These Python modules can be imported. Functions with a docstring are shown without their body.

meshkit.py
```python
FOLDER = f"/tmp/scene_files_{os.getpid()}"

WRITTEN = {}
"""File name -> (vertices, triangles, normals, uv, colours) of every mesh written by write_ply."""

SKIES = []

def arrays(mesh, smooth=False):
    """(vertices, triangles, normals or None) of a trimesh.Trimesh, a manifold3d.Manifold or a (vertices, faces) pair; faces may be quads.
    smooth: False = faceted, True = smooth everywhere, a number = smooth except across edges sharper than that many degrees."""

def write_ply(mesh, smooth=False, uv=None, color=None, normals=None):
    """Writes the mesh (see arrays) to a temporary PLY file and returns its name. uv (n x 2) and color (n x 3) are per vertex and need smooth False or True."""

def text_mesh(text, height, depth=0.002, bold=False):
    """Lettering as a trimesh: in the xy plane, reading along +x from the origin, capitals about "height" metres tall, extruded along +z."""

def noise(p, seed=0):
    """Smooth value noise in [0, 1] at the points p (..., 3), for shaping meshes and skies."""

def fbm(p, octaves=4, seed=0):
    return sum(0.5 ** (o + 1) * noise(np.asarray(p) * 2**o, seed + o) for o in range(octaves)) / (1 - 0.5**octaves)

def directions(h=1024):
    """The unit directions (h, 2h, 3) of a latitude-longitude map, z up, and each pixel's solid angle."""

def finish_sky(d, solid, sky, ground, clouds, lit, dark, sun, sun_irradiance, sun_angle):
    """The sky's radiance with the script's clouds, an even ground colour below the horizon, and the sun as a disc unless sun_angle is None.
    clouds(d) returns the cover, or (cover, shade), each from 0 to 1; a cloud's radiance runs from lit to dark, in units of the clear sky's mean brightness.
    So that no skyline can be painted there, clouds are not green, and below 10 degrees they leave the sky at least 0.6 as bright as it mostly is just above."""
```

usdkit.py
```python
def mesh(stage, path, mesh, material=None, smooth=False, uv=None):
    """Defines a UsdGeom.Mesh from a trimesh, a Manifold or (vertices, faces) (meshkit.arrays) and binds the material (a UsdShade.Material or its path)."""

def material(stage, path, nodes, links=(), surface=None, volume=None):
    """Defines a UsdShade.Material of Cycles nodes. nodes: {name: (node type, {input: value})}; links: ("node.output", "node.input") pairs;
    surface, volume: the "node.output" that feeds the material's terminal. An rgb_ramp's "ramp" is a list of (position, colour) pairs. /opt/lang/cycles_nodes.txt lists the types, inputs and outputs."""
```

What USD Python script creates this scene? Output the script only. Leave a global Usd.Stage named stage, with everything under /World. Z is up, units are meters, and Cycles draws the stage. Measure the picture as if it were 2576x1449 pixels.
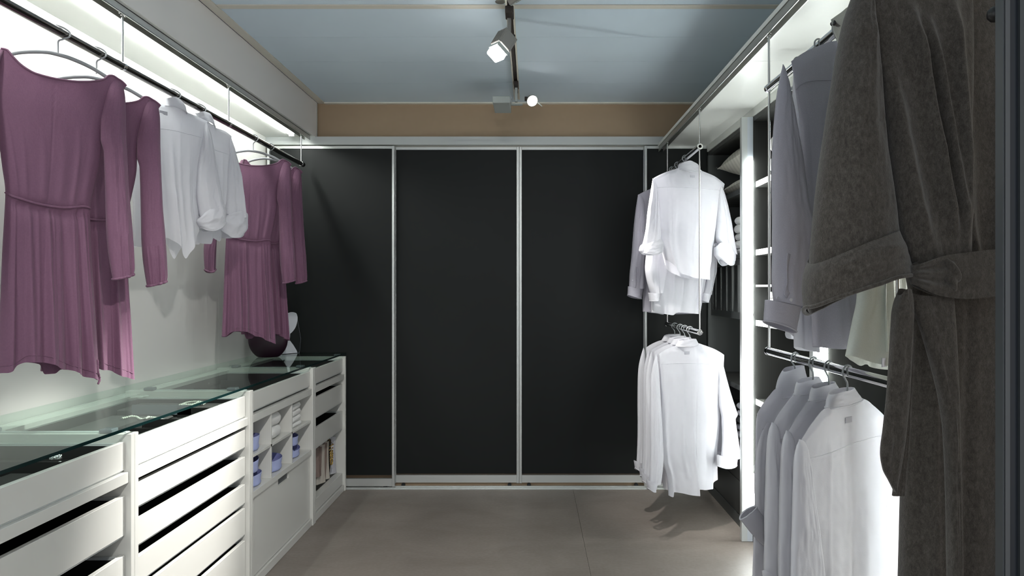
import math, random
import numpy as np, trimesh
import usdkit, meshkit
from pxr import Usd, UsdGeom, UsdLux, UsdShade, Gf, Sdf
from scipy.interpolate import PchipInterpolator

stage = Usd.Stage.CreateInMemory()
UsdGeom.SetStageUpAxis(stage, UsdGeom.Tokens.z)
UsdGeom.Xform.Define(stage, '/World')
stage.SetDefaultPrim(stage.GetPrimAtPath('/World'))
rnd = random.Random(7)

# ---------------------------------------------------------------- camera, sky, lamps, exposure
F, CX, CY, H = 1717.0, 1337.0, 727.0, 1.45          # focal length and vanishing point in pixels, eye height in metres
cam = UsdGeom.Camera.Define(stage, '/World/camera')
cam.CreateHorizontalApertureAttr(36.0)
cam.CreateVerticalApertureAttr(36.0 * 1449 / 2576)
cam.CreateFocalLengthAttr(36.0 * F / 2576)
cam.CreateHorizontalApertureOffsetAttr(-(CX - 1288.0) / 2576 * 36.0)
cam.CreateVerticalApertureOffsetAttr((CY - 724.5) / 2576 * 36.0)
cam.CreateClippingRangeAttr(Gf.Vec2f(0.02, 200))
cam.CreateExposureAttr(0.58)
UsdGeom.Xformable(cam).AddTranslateOp().Set((0, 0, H))
UsdGeom.Xformable(cam).AddRotateXOp().Set(90)

LED_L, LED_R, LAMP = 31.0, 48.0, 22.0                # radiance of the left strip, the vertical strips and the spot lenses
dome = UsdLux.DomeLight.Define(stage, '/World/showroom_ambience')
dome.CreateColorAttr(Gf.Vec3f(0.93, 0.97, 1.0)); dome.CreateIntensityAttr(0.22)

def spot(name, pos, target, power, cone, color=(1, 0.97, 0.92), radius=0.03, soft=0.35):
    l = UsdLux.SphereLight.Define(stage, '/World/' + name)
    l.CreateRadiusAttr(radius); l.CreateIntensityAttr(power); l.CreateNormalizeAttr(True); l.CreateColorAttr(Gf.Vec3f(*color))
    s = UsdLux.ShapingAPI.Apply(l.GetPrim()); s.CreateShapingConeAngleAttr(cone); s.CreateShapingConeSoftnessAttr(soft)
    d = Gf.Vec3d(*[t - p for t, p in zip(target, pos)]).GetNormalized()
    UsdGeom.Xformable(l).AddTransformOp().Set(Gf.Matrix4d().SetRotate(Gf.Rotation(Gf.Vec3d(0, 0, -1), d)) * Gf.Matrix4d().SetTranslate(Gf.Vec3d(*pos)))
S1, S1T = (-0.20, 3.16, 2.56), (-1.34, 2.72, 0.82)
S2, S2T = (0.05, 4.36, 2.70), (0.72, 4.02, 1.86)
spot('spot_beam_drawers', S1, S1T, 125.0, 17, soft=0.9)
spot('spot_beam_shirts', S2, S2T, 100.0, 15)
S3, S3T = (0.0, 2.93, 2.62), (0.88, 4.05, 0.95)
spot('spot_beam_rail', S3, S3T, 34.0, 19, soft=0.8)
# unseen spots out of view, placed to light the flap and the left side
spot('unseen_spot_flap', (-0.10, 1.05, 2.70), (-1.36, 3.75, 0.40), 34.0, 26, soft=0.9)
spot('unseen_spot_behind', (-0.10, -0.6, 2.6), (-1.3, 2.6, 1.0), 10.0, 40)

# ---------------------------------------------------------------- materials
LK = '/World/Looks/'
UsdGeom.Scope.Define(stage, '/World/Looks')
def srgb(r, g, b):
    f = lambda c: c / 12.92 if c <= 0.04045 else ((c + 0.055) / 1.055) ** 2.4
    return tuple(f(x / 255.0) for x in (r, g, b))
def mat(name, col, rough=0.5, metal=0.0, spec=0.5, noise=None, bump=None, trans=0.0, sheen=0.0, coat=0.0):
    """noise=(scale, second colour, detail); bump=(scale, distance[, stretch]); trans: share of light let through"""
    n = {'p': ('principled_bsdf', {'base_color': col, 'roughness': rough, 'metallic': metal, 'specular_ior_level': spec, 'sheen_weight': sheen, 'coat_weight': coat})}
    l = []; out = 'p.BSDF'
    if noise or bump:
        n['tc'] = ('texture_coordinate', {})
    if noise:
        n['n'] = ('noise_texture', {'scale': noise[0], 'detail': noise[2] if len(noise) > 2 else 4.0, 'roughness': 0.6})
        n['r'] = ('rgb_ramp', {'ramp': [(0.32, col), (0.68, noise[1])]})
        l += [('tc.object', 'n.vector'), ('n.fac', 'r.fac'), ('r.color', 'p.base_color')]
    if bump:
        n['m'] = ('mapping', {'scale': bump[2] if len(bump) > 2 else (1, 1, 1)})
        n['bn'] = ('noise_texture', {'scale': bump[0], 'detail': 3.0})
        n['b'] = ('bump', {'distance': bump[1], 'strength': 0.6})
        l += [('tc.object', 'm.vector'), ('m.vector', 'bn.vector'), ('bn.fac', 'b.height'), ('b.normal', 'p.normal')]
    if trans:
        n['t'] = ('translucent_bsdf', {'color': col})
        n['mx'] = ('mix_closure', {'fac': trans})
        l += [('p.BSDF', 'mx.closure1'), ('t.BSDF', 'mx.closure2')]
        if noise: l.append(('r.color', 't.color'))
        out = 'mx.closure'
    return usdkit.material(stage, LK + name, n, l, surface=out)
def emit(name, col, strength):
    return usdkit.material(stage, LK + name, {'e': ('emission', {'color': col, 'strength': strength})}, [], surface='e.emission')

M = {}
M['floor'] = usdkit.material(stage, LK + 'concrete_floor', {
    'tc': ('texture_coordinate', {}), 'm': ('mapping', {'scale': (1.0, 1.6, 1.0)}),
    'n1': ('noise_texture', {'scale': 2.2, 'detail': 6.0, 'roughness': 0.62, 'distortion': 0.6}),
    'n2': ('noise_texture', {'scale': 55.0, 'detail': 4.0}),
    'r1': ('rgb_ramp', {'ramp': [(0.3, (0.205, 0.175, 0.155)), (0.7, (0.268, 0.232, 0.207))]}),
    'r2': ('rgb_ramp', {'ramp': [(0.3, (0.93, 0.93, 0.93)), (0.7, (1.05, 1.05, 1.05))]}),
    'x': ('mix_color', {'blend_type': 'multiply', 'fac': 1.0}),
    'b': ('bump', {'distance': 0.002, 'strength': 0.25}),
    'p': ('principled_bsdf', {'roughness': 0.46, 'specular_ior_level': 0.35})},
    [('tc.object', 'm.vector'), ('m.vector', 'n1.vector'), ('tc.object', 'n2.vector'), ('n1.fac', 'r1.fac'), ('n2.fac', 'r2.fac'),
     ('r1.color', 'x.a'), ('r2.color', 'x.b'), ('x.result', 'p.base_color'), ('n1.fac', 'b.height'), ('b.normal', 'p.normal')], surface='p.BSDF')
M['ceiling'] = mat('blue_ceiling', (0.71, 0.84, 0.94), 0.85, spec=0.15, noise=(1.2, (0.74, 0.87, 0.96)))
M['ceil_trim'] = mat('cream_ceiling_trim', (0.74, 0.72, 0.64), 0.6)
M['slit'] = mat('blue_slit', (0.22, 0.30, 0.42), 0.5)  # bluish light in the gap above the fascia put into the colour
M['tan'] = mat('tan_wall', (0.39, 0.285, 0.185), 0.65, noise=(30, (0.40, 0.293, 0.192)))
M['wall'] = mat('white_wall', (0.62, 0.62, 0.60), 0.45)
M['fascia'] = mat('grey_fascia', (0.78, 0.765, 0.745), 0.5)
M['soffit'] = mat('white_soffit', (0.80, 0.82, 0.78), 0.35)
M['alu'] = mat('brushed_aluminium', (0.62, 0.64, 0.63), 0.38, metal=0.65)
M['alu_dark'] = mat('shaded_aluminium', (0.32, 0.32, 0.29), 0.4, metal=0.5)  # aluminium with the shade of track hollows and reveal put into its colour
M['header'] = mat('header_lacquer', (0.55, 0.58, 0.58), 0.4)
M['anthra'] = mat('anthracite_panel', (0.0065, 0.0085, 0.0085), 0.5, spec=0.25, bump=(400, 0.0004))
M['carcass'] = mat('dark_carcass', (0.030, 0.031, 0.029), 0.42)
M['carcass_edge'] = mat('dark_carcass_edge', (0.055, 0.06, 0.06), 0.4)
M['white'] = mat('white_lacquer', (0.64, 0.64, 0.61), 0.30, spec=0.5)
M['lining'] = mat('black_lining', (0.010, 0.009, 0.009), 0.75)
M['felt'] = mat('grey_felt', (0.035, 0.033, 0.033), 0.9, noise=(300, (0.05, 0.047, 0.046)))
M['divider'] = mat('smoky_divider', (0.16, 0.18, 0.21), 0.3)
M['chrome'] = mat('chrome', (0.78, 0.78, 0.78), 0.10, metal=1.0)
M['rail_dark'] = mat('dark_chrome', (0.24, 0.225, 0.21), 0.16, metal=1.0)
M['steel'] = mat('satin_steel', (0.62, 0.62, 0.61), 0.25, metal=1.0)
M['hang_grey'] = mat('grey_hanger', (0.27, 0.29, 0.30), 0.4)
M['hang_light'] = mat('silver_hanger', (0.36, 0.37, 0.39), 0.35, metal=0.2)
M['purple'] = mat('purple_jersey', (0.180, 0.080, 0.140), 0.75, noise=(160, (0.198, 0.089, 0.155)), bump=(500, 0.0006, (1, 1, 0.25)), trans=0.12, sheen=0.15)
M['cotton'] = mat('white_cotton', (0.64, 0.64, 0.685), 0.8, bump=(260, 0.0005), trans=0.28)
M['cotton2'] = mat('white_poplin', (0.76, 0.76, 0.80), 0.8, bump=(260, 0.0005), trans=0.40)
M['lav'] = mat('lavender_cotton', (0.42, 0.41, 0.47), 0.8, noise=(420, (0.47, 0.46, 0.52)), bump=(260, 0.0005), trans=0.22)
M['mint'] = mat('pale_green_linen', (0.60, 0.625, 0.585), 0.8, noise=(300, (0.64, 0.665, 0.625)), bump=(260, 0.0006), trans=0.3)
M['wool'] = usdkit.material(stage, LK + 'grey_wool', {
    'tc': ('texture_coordinate', {}), 'm': ('mapping', {'scale': (1.0, 1.0, 0.55)}),
    'n1': ('noise_texture', {'scale': 120.0, 'detail': 7.0, 'roughness': 0.8, 'distortion': 0.3}),
    'n2': ('noise_texture', {'scale': 520.0, 'detail': 3.0, 'roughness': 0.7}),
    'r1': ('rgb_ramp', {'ramp': [(0.34, (0.038, 0.033, 0.028)), (0.5, (0.068, 0.060, 0.052)), (0.66, (0.102, 0.093, 0.082))]}),
    'r2': ('rgb_ramp', {'ramp': [(0.25, (0.62, 0.62, 0.62)), (0.7, (1.2, 1.2, 1.2))]}),
    'x': ('mix_color', {'blend_type': 'multiply', 'fac': 0.8, 'use_clamp': False}),
    'b': ('bump', {'distance': 0.0016, 'strength': 0.7}),
    'p': ('principled_bsdf', {'roughness': 0.95, 'specular_ior_level': 0.1, 'sheen_weight': 0.35, 'sheen_roughness': 0.5})},
    [('tc.object', 'm.vector'), ('m.vector', 'n1.vector'), ('m.vector', 'n2.vector'), ('n1.fac', 'r1.fac'), ('n2.fac', 'r2.fac'),
     ('r1.color', 'x.a'), ('r2.color', 'x.b'), ('x.result', 'p.base_color'), ('n2.fac', 'b.height'), ('b.normal', 'p.normal')], surface='p.BSDF')
M['towel'] = mat('white_terry', (0.74, 0.74, 0.73), 0.95, bump=(420, 0.003))
M['satin'] = usdkit.material(stage, LK + 'ivory_satin', {
    'tc': ('texture_coordinate', {}), 'm': ('mapping', {'rotation': (0, 0.5, 0.4)}),
    'w': ('wave_texture', {'scale': 14.0, 'distortion': 2.5, 'detail': 2.0}),
    'r': ('rgb_ramp', {'ramp': [(0.35, (0.56, 0.54, 0.47)), (0.6, (0.68, 0.66, 0.58))]}),
    'p': ('principled_bsdf', {'roughness': 0.42, 'sheen_weight': 0.2})},
    [('tc.object', 'm.vector'), ('m.vector', 'w.vector'), ('w.fac', 'r.fac'), ('r.color', 'p.base_color')], surface='p.BSDF')
M['blue_cloth'] = mat('periwinkle_cloth', (0.37, 0.42, 0.68), 0.8, bump=(300, 0.0008))
M['blue_in'] = mat('deep_periwinkle_cloth', (0.20, 0.22, 0.47), 0.8, bump=(300, 0.0008))
M['aubergine'] = mat('aubergine_leather', (0.022, 0.005, 0.016), 0.42)
M['black'] = mat('black_plastic', (0.012, 0.012, 0.013), 0.35)
M['brown'] = mat('dark_brown_plastic', (0.035, 0.026, 0.022), 0.5)
M['lamp_body'] = mat('grey_lamp_housing', (0.30, 0.29, 0.27), 0.45, metal=0.3)
M['lamp_pale'] = mat('pale_lamp_housing', (0.45, 0.49, 0.47), 0.4)
M['pearl'] = mat('pearl', (0.80, 0.78, 0.70), 0.2, coat=0.6)
M['gold'] = mat('gold_beads', (0.75, 0.52, 0.18), 0.22, metal=1.0)
M['silver'] = mat('silver_jewels', (0.85, 0.85, 0.85), 0.12, metal=1.0)
M['mauve'] = mat('mauve_silk', (0.21, 0.155, 0.135), 0.6)
M['ivory'] = mat('ivory_silk', (0.58, 0.54, 0.48), 0.6, trans=0.2)
M['paper'] = mat('photo_paper', (0.55, 0.57, 0.62), 0.35)
M['ink'] = mat('photo_ink', (0.02, 0.02, 0.025), 0.4)
M['navy'] = mat('navy_frame', (0.013, 0.017, 0.025), 0.4)
M['slate'] = mat('slate_frame', (0.055, 0.062, 0.068), 0.35)
M['slate2'] = mat('pale_slate_frame', (0.085, 0.09, 0.098), 0.35)
M['button'] = mat('shell_button', (0.55, 0.55, 0.60), 0.3)
M['label'] = mat('woven_label', (0.12, 0.06, 0.11), 0.8)
M['label_grey'] = mat('grey_woven_label', (0.33, 0.33, 0.37), 0.8)
M['ornament'] = mat('twig_ornament', (0.045, 0.047, 0.042), 0.6, noise=(60, (0.09, 0.095, 0.085)))
M['glass_edge'] = mat('glass_edge', (0.004, 0.018, 0.018), 0.12, spec=0.6)
M['glass'] = usdkit.material(stage, LK + 'clear_glass', {
    't': ('transparent_bsdf', {'color': (0.90, 0.965, 0.935)}), 'g': ('glossy_bsdf', {'color': (0.95, 1, 0.97), 'roughness': 0.015}),
    'f': ('fresnel', {'IOR': 1.5}), 'ge': ('geometry', {}), 'o': ('math', {'math_type': 'subtract', 'value1': 1.0}), 'k': ('math', {'math_type': 'multiply'}), 'x': ('mix_closure', {})},
    [('ge.backfacing', 'o.value2'), ('o.value', 'k.value2'), ('f.fac', 'k.value1'), ('k.value', 'x.fac'), ('t.BSDF', 'x.closure1'), ('g.BSDF', 'x.closure2')], surface='x.closure')
M['led'] = emit('led_left', (0.96, 1.0, 0.95), LED_L)
M['led_r'] = emit('led_right', (0.95, 1.0, 0.97), LED_R)
M['led_unseen'] = emit('unseen_led_far_side', (0.95, 1.0, 0.97), LED_R * 0.55)
M['led_off'] = mat('led_end_cap', (0.55, 0.60, 0.66), 0.4)
M['lens'] = emit('lamp_lens', (1.0, 0.97, 0.92), LAMP)

# ---------------------------------------------------------------- helpers
used = {}
def numbered(parent, name):
    k = (parent, name); n = used.get(k, 0); used[k] = n + 1
    return name if n == 0 else f'{name}_{n:03d}'
LOC = {}
def setd(p, **kw):
    for k, v in kw.items():
        if v: p.SetCustomDataByKey(k, v)
def thing(name, label, cat, loc=(0, 0, 0), group=None, rotz=0.0, kind=None):
    path = '/World/' + numbered('/World', name)
    x = UsdGeom.Xform.Define(stage, path); x.AddTranslateOp().Set(Gf.Vec3d(*loc))
    if rotz: x.AddRotateZOp().Set(rotz)
    setd(x.GetPrim(), label=label, category=cat, group=group, kind=kind)
    LOC[path] = (np.array(loc, float), rotz)
    return path
def shell(name, label=None):
    path = '/World/' + name
    x = UsdGeom.Xform.Define(stage, path); setd(x.GetPrim(), kind='structure', label=label); LOC[path] = (np.zeros(3), 0)
    return path
def arr(mesh):
    v, f, _ = meshkit.arrays(mesh); return v, f
def part(parent, name, mesh, material, smooth=False, label=None, kind=None, local=False):
    """A mesh under parent. Its vertices are world coordinates unless local is set."""
    top = '/'.join(parent.split('/')[:3])
    v, f = arr(mesh)
    if not local: v = v - LOC[top][0]
    path = parent + '/' + numbered(parent, name)
    p = usdkit.mesh(stage, path, (v, f), M[material] if isinstance(material, str) else material, smooth=smooth).GetPrim()
    setd(p, label=label, kind=kind)
    return path
def single(name, label, cat, mesh, material, smooth=False, group=None, kind=None, loc=None):
    v, f = arr(mesh); lo, hi = v.min(0), v.max(0)
    c = np.array(loc if loc is not None else ((lo[0] + hi[0]) / 2, (lo[1] + hi[1]) / 2, lo[2]))
    path = '/World/' + numbered('/World', name)
    m = usdkit.mesh(stage, path, (v - c, f), M[material], smooth=smooth)
    m.AddTranslateOp().Set(Gf.Vec3d(*map(float, c)))
    setd(m.GetPrim(), label=label, category=cat, group=group, kind=kind); LOC[path] = (c, 0)
    return path
def struct(name, mesh, material, label=None, smooth=False):
    p = usdkit.mesh(stage, '/World/' + name, arr(mesh), M[material], smooth=smooth).GetPrim()
    setd(p, kind='structure', label=label); LOC['/World/' + name] = (np.zeros(3), 0)
    return '/World/' + name
def dup(src, loc, rotz=0.0, label=None, group=None):
    sp = stage.GetPrimAtPath(src); was = sp.GetCustomData(); base = src.split('/')[-1]
    path = '/World/' + numbered('/World', base)
    x = UsdGeom.Xform.Define(stage, path)
    x.GetPrim().GetReferences().AddInternalReference(src)
    ops = UsdGeom.Xformable(x); ops.ClearXformOpOrder()
    x.GetPrim().CreateAttribute('xformOp:translate', Sdf.ValueTypeNames.Double3).Set(Gf.Vec3d(*map(float, loc)))
    names = ['xformOp:translate']
    x.GetPrim().CreateAttribute('xformOp:rotateZ', Sdf.ValueTypeNames.Float).Set(float(rotz)); names.append('xformOp:rotateZ')
    x.CreateXformOpOrderAttr(names)
    x.GetPrim().SetInstanceable(True)
    setd(x.GetPrim(), label=label or was['label'], category=was['category'], group=group or was.get('group'))
    return path

def box(x0, x1, y0, y1, z0, z1, r=0.0):
    x0, x1 = sorted((x0, x1)); y0, y1 = sorted((y0, y1)); z0, z1 = sorted((z0, z1))
    if r <= 0 or min(x1 - x0, y1 - y0, z1 - z0) < 2.2 * r:
        m = trimesh.creation.box((x1 - x0, y1 - y0, z1 - z0)); m.apply_translation(((x0 + x1) / 2, (y0 + y1) / 2, (z0 + z1) / 2)); return m
    p = []
    for sx in (0, 1):
        for sy in (0, 1):
            for sz in (0, 1):
                c = np.array([(x0, x1)[sx], (y0, y1)[sy], (z0, z1)[sz]]); d = np.array([1 - 2 * sx, 1 - 2 * sy, 1 - 2 * sz]) * r
                for k in range(3):
                    q = c + d; q[k] = c[k]; p.append(q)
    m = trimesh.Trimesh(np.array(p), process=False).convex_hull
    return m
def cat(*ms):
    vs, fs, n = [], [], 0
    for m in ms:
        v, f = arr(m); vs.append(v); fs.append(f + n); n += len(v)
    return np.vstack(vs), np.vstack(fs)
def smooth_line(pts, n):
    p = np.array(pts, float)
    d = np.r_[0, np.cumsum(np.maximum(np.linalg.norm(np.diff(p, axis=0), axis=1), 1e-9))]
    t = np.linspace(0, d[-1], n)
    return np.stack([PchipInterpolator(d, p[:, k])(t) if len(p) > 2 else np.interp(t, d, p[:, k]) for k in range(p.shape[1])], 1)
def tube(pts, r, n=8, cap=True, flat=1.0, up=None):
    """Round (or flattened) tube along pts; r a number or one per point."""
    p = np.array(pts, float); k = len(p); r = np.broadcast_to(r, k)
    t = np.gradient(p, axis=0); t /= np.maximum(np.linalg.norm(t, axis=1, keepdims=True), 1e-9)
    ref = np.array(up if up is not None else ((0, 0, 1) if abs(t[0][2]) < 0.8 else (1, 0, 0)), float)
    N = np.zeros_like(p)
    for i in range(k):
        a = ref - t[i] * (ref @ t[i]); a /= max(np.linalg.norm(a), 1e-9); N[i] = a; ref = a if up is None else ref
    B = np.cross(t, N)
    a = np.linspace(0, 2 * np.pi, n, endpoint=False)
    v = p[:, None] + r[:, None, None] * (np.cos(a)[None, :, None] * N[:, None] * 1.0 + flat * np.sin(a)[None, :, None] * B[:, None])
    v = v.reshape(-1, 3); f = []
    for i in range(k - 1):
        for j in range(n):
            a0, a1 = i * n + j, i * n + (j + 1) % n
            f += [(a0, a1, a1 + n), (a0, a1 + n, a0 + n)]
    if cap:
        v = np.vstack([v, p[0], p[-1]])
        for j in range(n):
            f.append((len(v) - 2, (j + 1) % n, j)); f.append((len(v) - 1, (k - 1) * n + j, (k - 1) * n + (j + 1) % n))
    return v, np.array(f)
def cyl(a, b, r, n=20):
    return tube([a, b], r, n)
def lathe(profile, n=32, c=(0, 0, 0)):
    pr = np.array(profile, float); a = np.linspace(0, 2 * np.pi, n, endpoint=False); k = len(pr)
    v = np.stack([pr[:, 0, None] * np.cos(a), pr[:, 0, None] * np.sin(a), np.repeat(pr[:, 1, None], n, 1)], -1).reshape(-1, 3) + np.array(c)
    f = []
    for i in range(k - 1):
        for j in range(n):
            a0, a1 = i * n + j, i * n + (j + 1) % n
            f += [(a0, a1, a1 + n), (a0, a1 + n, a0 + n)]
    return v, np.array(f)
def ball(c, r, sub=2, scale=(1, 1, 1)):
    m = trimesh.creation.icosphere(sub, r); m.apply_scale(scale); m.apply_translation(c); return m
def xform(mesh, rotz=0, loc=(0, 0, 0)):
    v, f = arr(mesh); c, s = math.cos(rotz), math.sin(rotz)
    return np.stack([v[:, 0] * c - v[:, 1] * s, v[:, 0] * s + v[:, 1] * c, v[:, 2]], 1) + np.array(loc), f
def at(px, py, Y):
    return np.array([(px - CX) / F * Y, Y, H + (CY - py) / F * Y])

# ---------------------------------------------------------------- the setting
YB, XL, XR, ZC = 5.0, -1.93, 1.88, 2.816
fl_ = shell('floor')
part(fl_, 'slab', box(-2.6, 0.300, -1.2, 5.2, -0.05, 0.0), 'floor')
part(fl_, 'slab', box(0.3015, 2.6, -1.2, 5.2, -0.05, 0.0), 'floor')
wl_ = shell('wall_left')
for a, c in ((-0.2, 1.300), (1.3015, 2.280), (2.2815, 3.245), (3.2465, 4.210), (4.2115, 5.2)):
    part(wl_, 'panel', box(XL - 0.018, XL, a, c, 0, ZC), 'wall')
part(wl_, 'backing', box(XL - 0.06, XL - 0.0185, -0.2, 5.2, 0, ZC), 'header')
struct('wall_right', box(XR, XR + 0.06, -0.2, 5.2, 0, ZC), 'tan')
struct('wall_back', box(-2.0, 1.95, 5.02, 5.10, 0, ZC), 'tan')
# ceiling: panels with fine joints, cream trim strips between them
cl = shell('ceiling')
part(cl, 'backing', box(-2.0, 1.95, -1.2, 5.1, ZC + 0.012, ZC + 0.04), 'slit')
ys = [-1.2, 0.6, 1.3, 2.0, 2.65, 3.277, 3.323, 3.70, 4.10, 4.52, 5.02]
for a, b in zip(ys[:-1], ys[1:]):
    if abs(a - 3.277) < 0.01: continue
    part(cl, 'ceiling_panel', box(-1.515, 1.90, a + 0.0012, b - 0.0012, ZC, ZC + 0.012), 'ceiling')
part(cl, 'trim_strip', box(-1.566, -1.517, -1.2, 5.02, ZC - 0.004, ZC + 0.011), 'ceil_trim')
part(cl, 'trim_strip', box(-1.515, 1.90, 3.279, 3.321, ZC - 0.003, ZC + 0.011), 'ceil_trim')
part(cl, 'trim_strip', box(-1.515, 1.90, 4.985, 5.02, ZC - 0.010, ZC - 0.0005), 'ceil_trim')
# left soffit: underside board, fascia, grey end edge
sf = shell('trim_1')
part(sf, 'underside', box(XL, -1.572, -0.2, 5.0, 2.553, 2.58), 'soffit')
part(sf, 'fascia', box(-1.588, -1.570, -0.2, 5.0, 2.5535, ZC - 0.002, 0.002), 'fascia')
part(sf, 'end_edge', box(-1.5705, -1.5685, 4.985, 5.0, 2.5535, ZC - 0.002), 'header')
# right soffit: a board over the hanging space, a pale band down to the wardrobe
sr = shell('trim_2')
part(sr, 'board', box(0.92, XR, 0.2, 3.10, 2.485, 2.508, 0.002), 'soffit')
part(sr, 'board', box(0.92, XR, 3.1015, 4.985, 2.485, 2.508, 0.002), 'soffit')
part(sr, 'band', box(1.268, 1.290, 1.0, 4.93, 2.440, 2.4848), 'soffit')

def channel(name, x0, x1, y0, y1, z0, z1, label, lip):
    t = thing(name, label, 'rail', ((x0 + x1) / 2, (y0 + y1) / 2, z0))
    w = 0.003
    part(t, 'outer_side', box(x1 - w, x1, y0, y1, z0, z1), 'alu' if lip > 0 else 'alu')
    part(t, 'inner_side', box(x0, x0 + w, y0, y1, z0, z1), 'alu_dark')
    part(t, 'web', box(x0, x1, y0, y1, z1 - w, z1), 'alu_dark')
    a, b = (x1 - 0.006, x1) if lip > 0 else (x0, x0 + 0.004)
    part(t, 'lip', box(a, b, y0, y1, z0 - 0.001, z0 + 0.002), 'alu')
    return t
channel('suspension_track', -1.632, -1.588, 0.2, 4.90, 2.522, 2.5525, 'grey aluminium track under the left soffit that the long hanging rail drops from', 1)
ch = channel('suspension_track', 0.921, 0.957, 0.4, 4.99, 2.448, 2.4848, 'aluminium track along the edge of the right overhead board above the white shirts', -1)

# LED strip under the left soffit
t = thing('light_strip', 'long glowing white light strip under the left soffit above the dresses', 'light', (-1.70, 2.6, 2.535))
a = np.linspace(0, np.pi, 9)
def half_round(y0, y1):
    ring = np.stack([-1.703 + 0.019 * np.cos(a), 2.553 - 0.015 * np.sin(a)], 1)
    v = np.array([(x, y, z) for y in (y0, y1) for x, z in ring]); n = len(ring)
    f = [(i, i + 1, n + i + 1) for i in range(n - 1)] + [(i, n + i + 1, n + i) for i in range(n - 1)]
    f += [(0, i + 1, i) for i in range(1, n - 1)] + [(n, n + i, n + i + 1) for i in range(1, n - 1)]
    return v, np.array(f)
for y0, y1 in ((0.4, 1.88), (1.885, 3.36), (3.365, 4.84)):
    part(t, 'diffuser', half_round(y0, y1), 'led')
part(t, 'end_cap', box(-1.722, -1.684, 4.84, 4.85, 2.535, 2.5528), 'alu')

# ---------------------------------------------------------------- sliding wardrobe doors of the back wall
hd = shell('trim_3')
zc = lambda y: H + (CY - y) / F * YB
part(hd, 'header_board', box(-1.93, 1.88, 4.955, 5.02, zc(357.5), zc(347)), 'header')
part(hd, 'header_rail', box(-1.93, 1.88, 4.945, 5.02, zc(368), zc(358)), 'header')
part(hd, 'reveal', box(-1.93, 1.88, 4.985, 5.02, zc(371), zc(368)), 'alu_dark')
bt = shell('baseboard_back')
part(bt, 'bottom_track', box(-1.35, 1.30, 4.93, 5.02, 0.0, 0.006), 'alu')
part(bt, 'track_rib', box(-1.35, 1.30, 4.945, 4.949, 0.006, 0.012), 'alu')
part(bt, 'track_rib', box(-1.35, 1.30, 4.985, 4.989, 0.006, 0.012), 'alu')
xb = lambda p, Y=YB: (p - CX) / F * Y
edges = [(-1.915, xb(996.5), 4.955, 'anthracite sliding wardrobe door nearest the purple dresses'),
         (xb(991), xb(1306), 4.995, 'anthracite sliding wardrobe door in full view left of the middle stile'),
         (xb(1306.5), xb(1624), 4.995, 'anthracite sliding wardrobe door in full view right of the middle stile'),
         (xb(1618), 1.30, 4.955, 'anthracite sliding wardrobe door mostly hidden by the hanging white shirts')]
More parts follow.
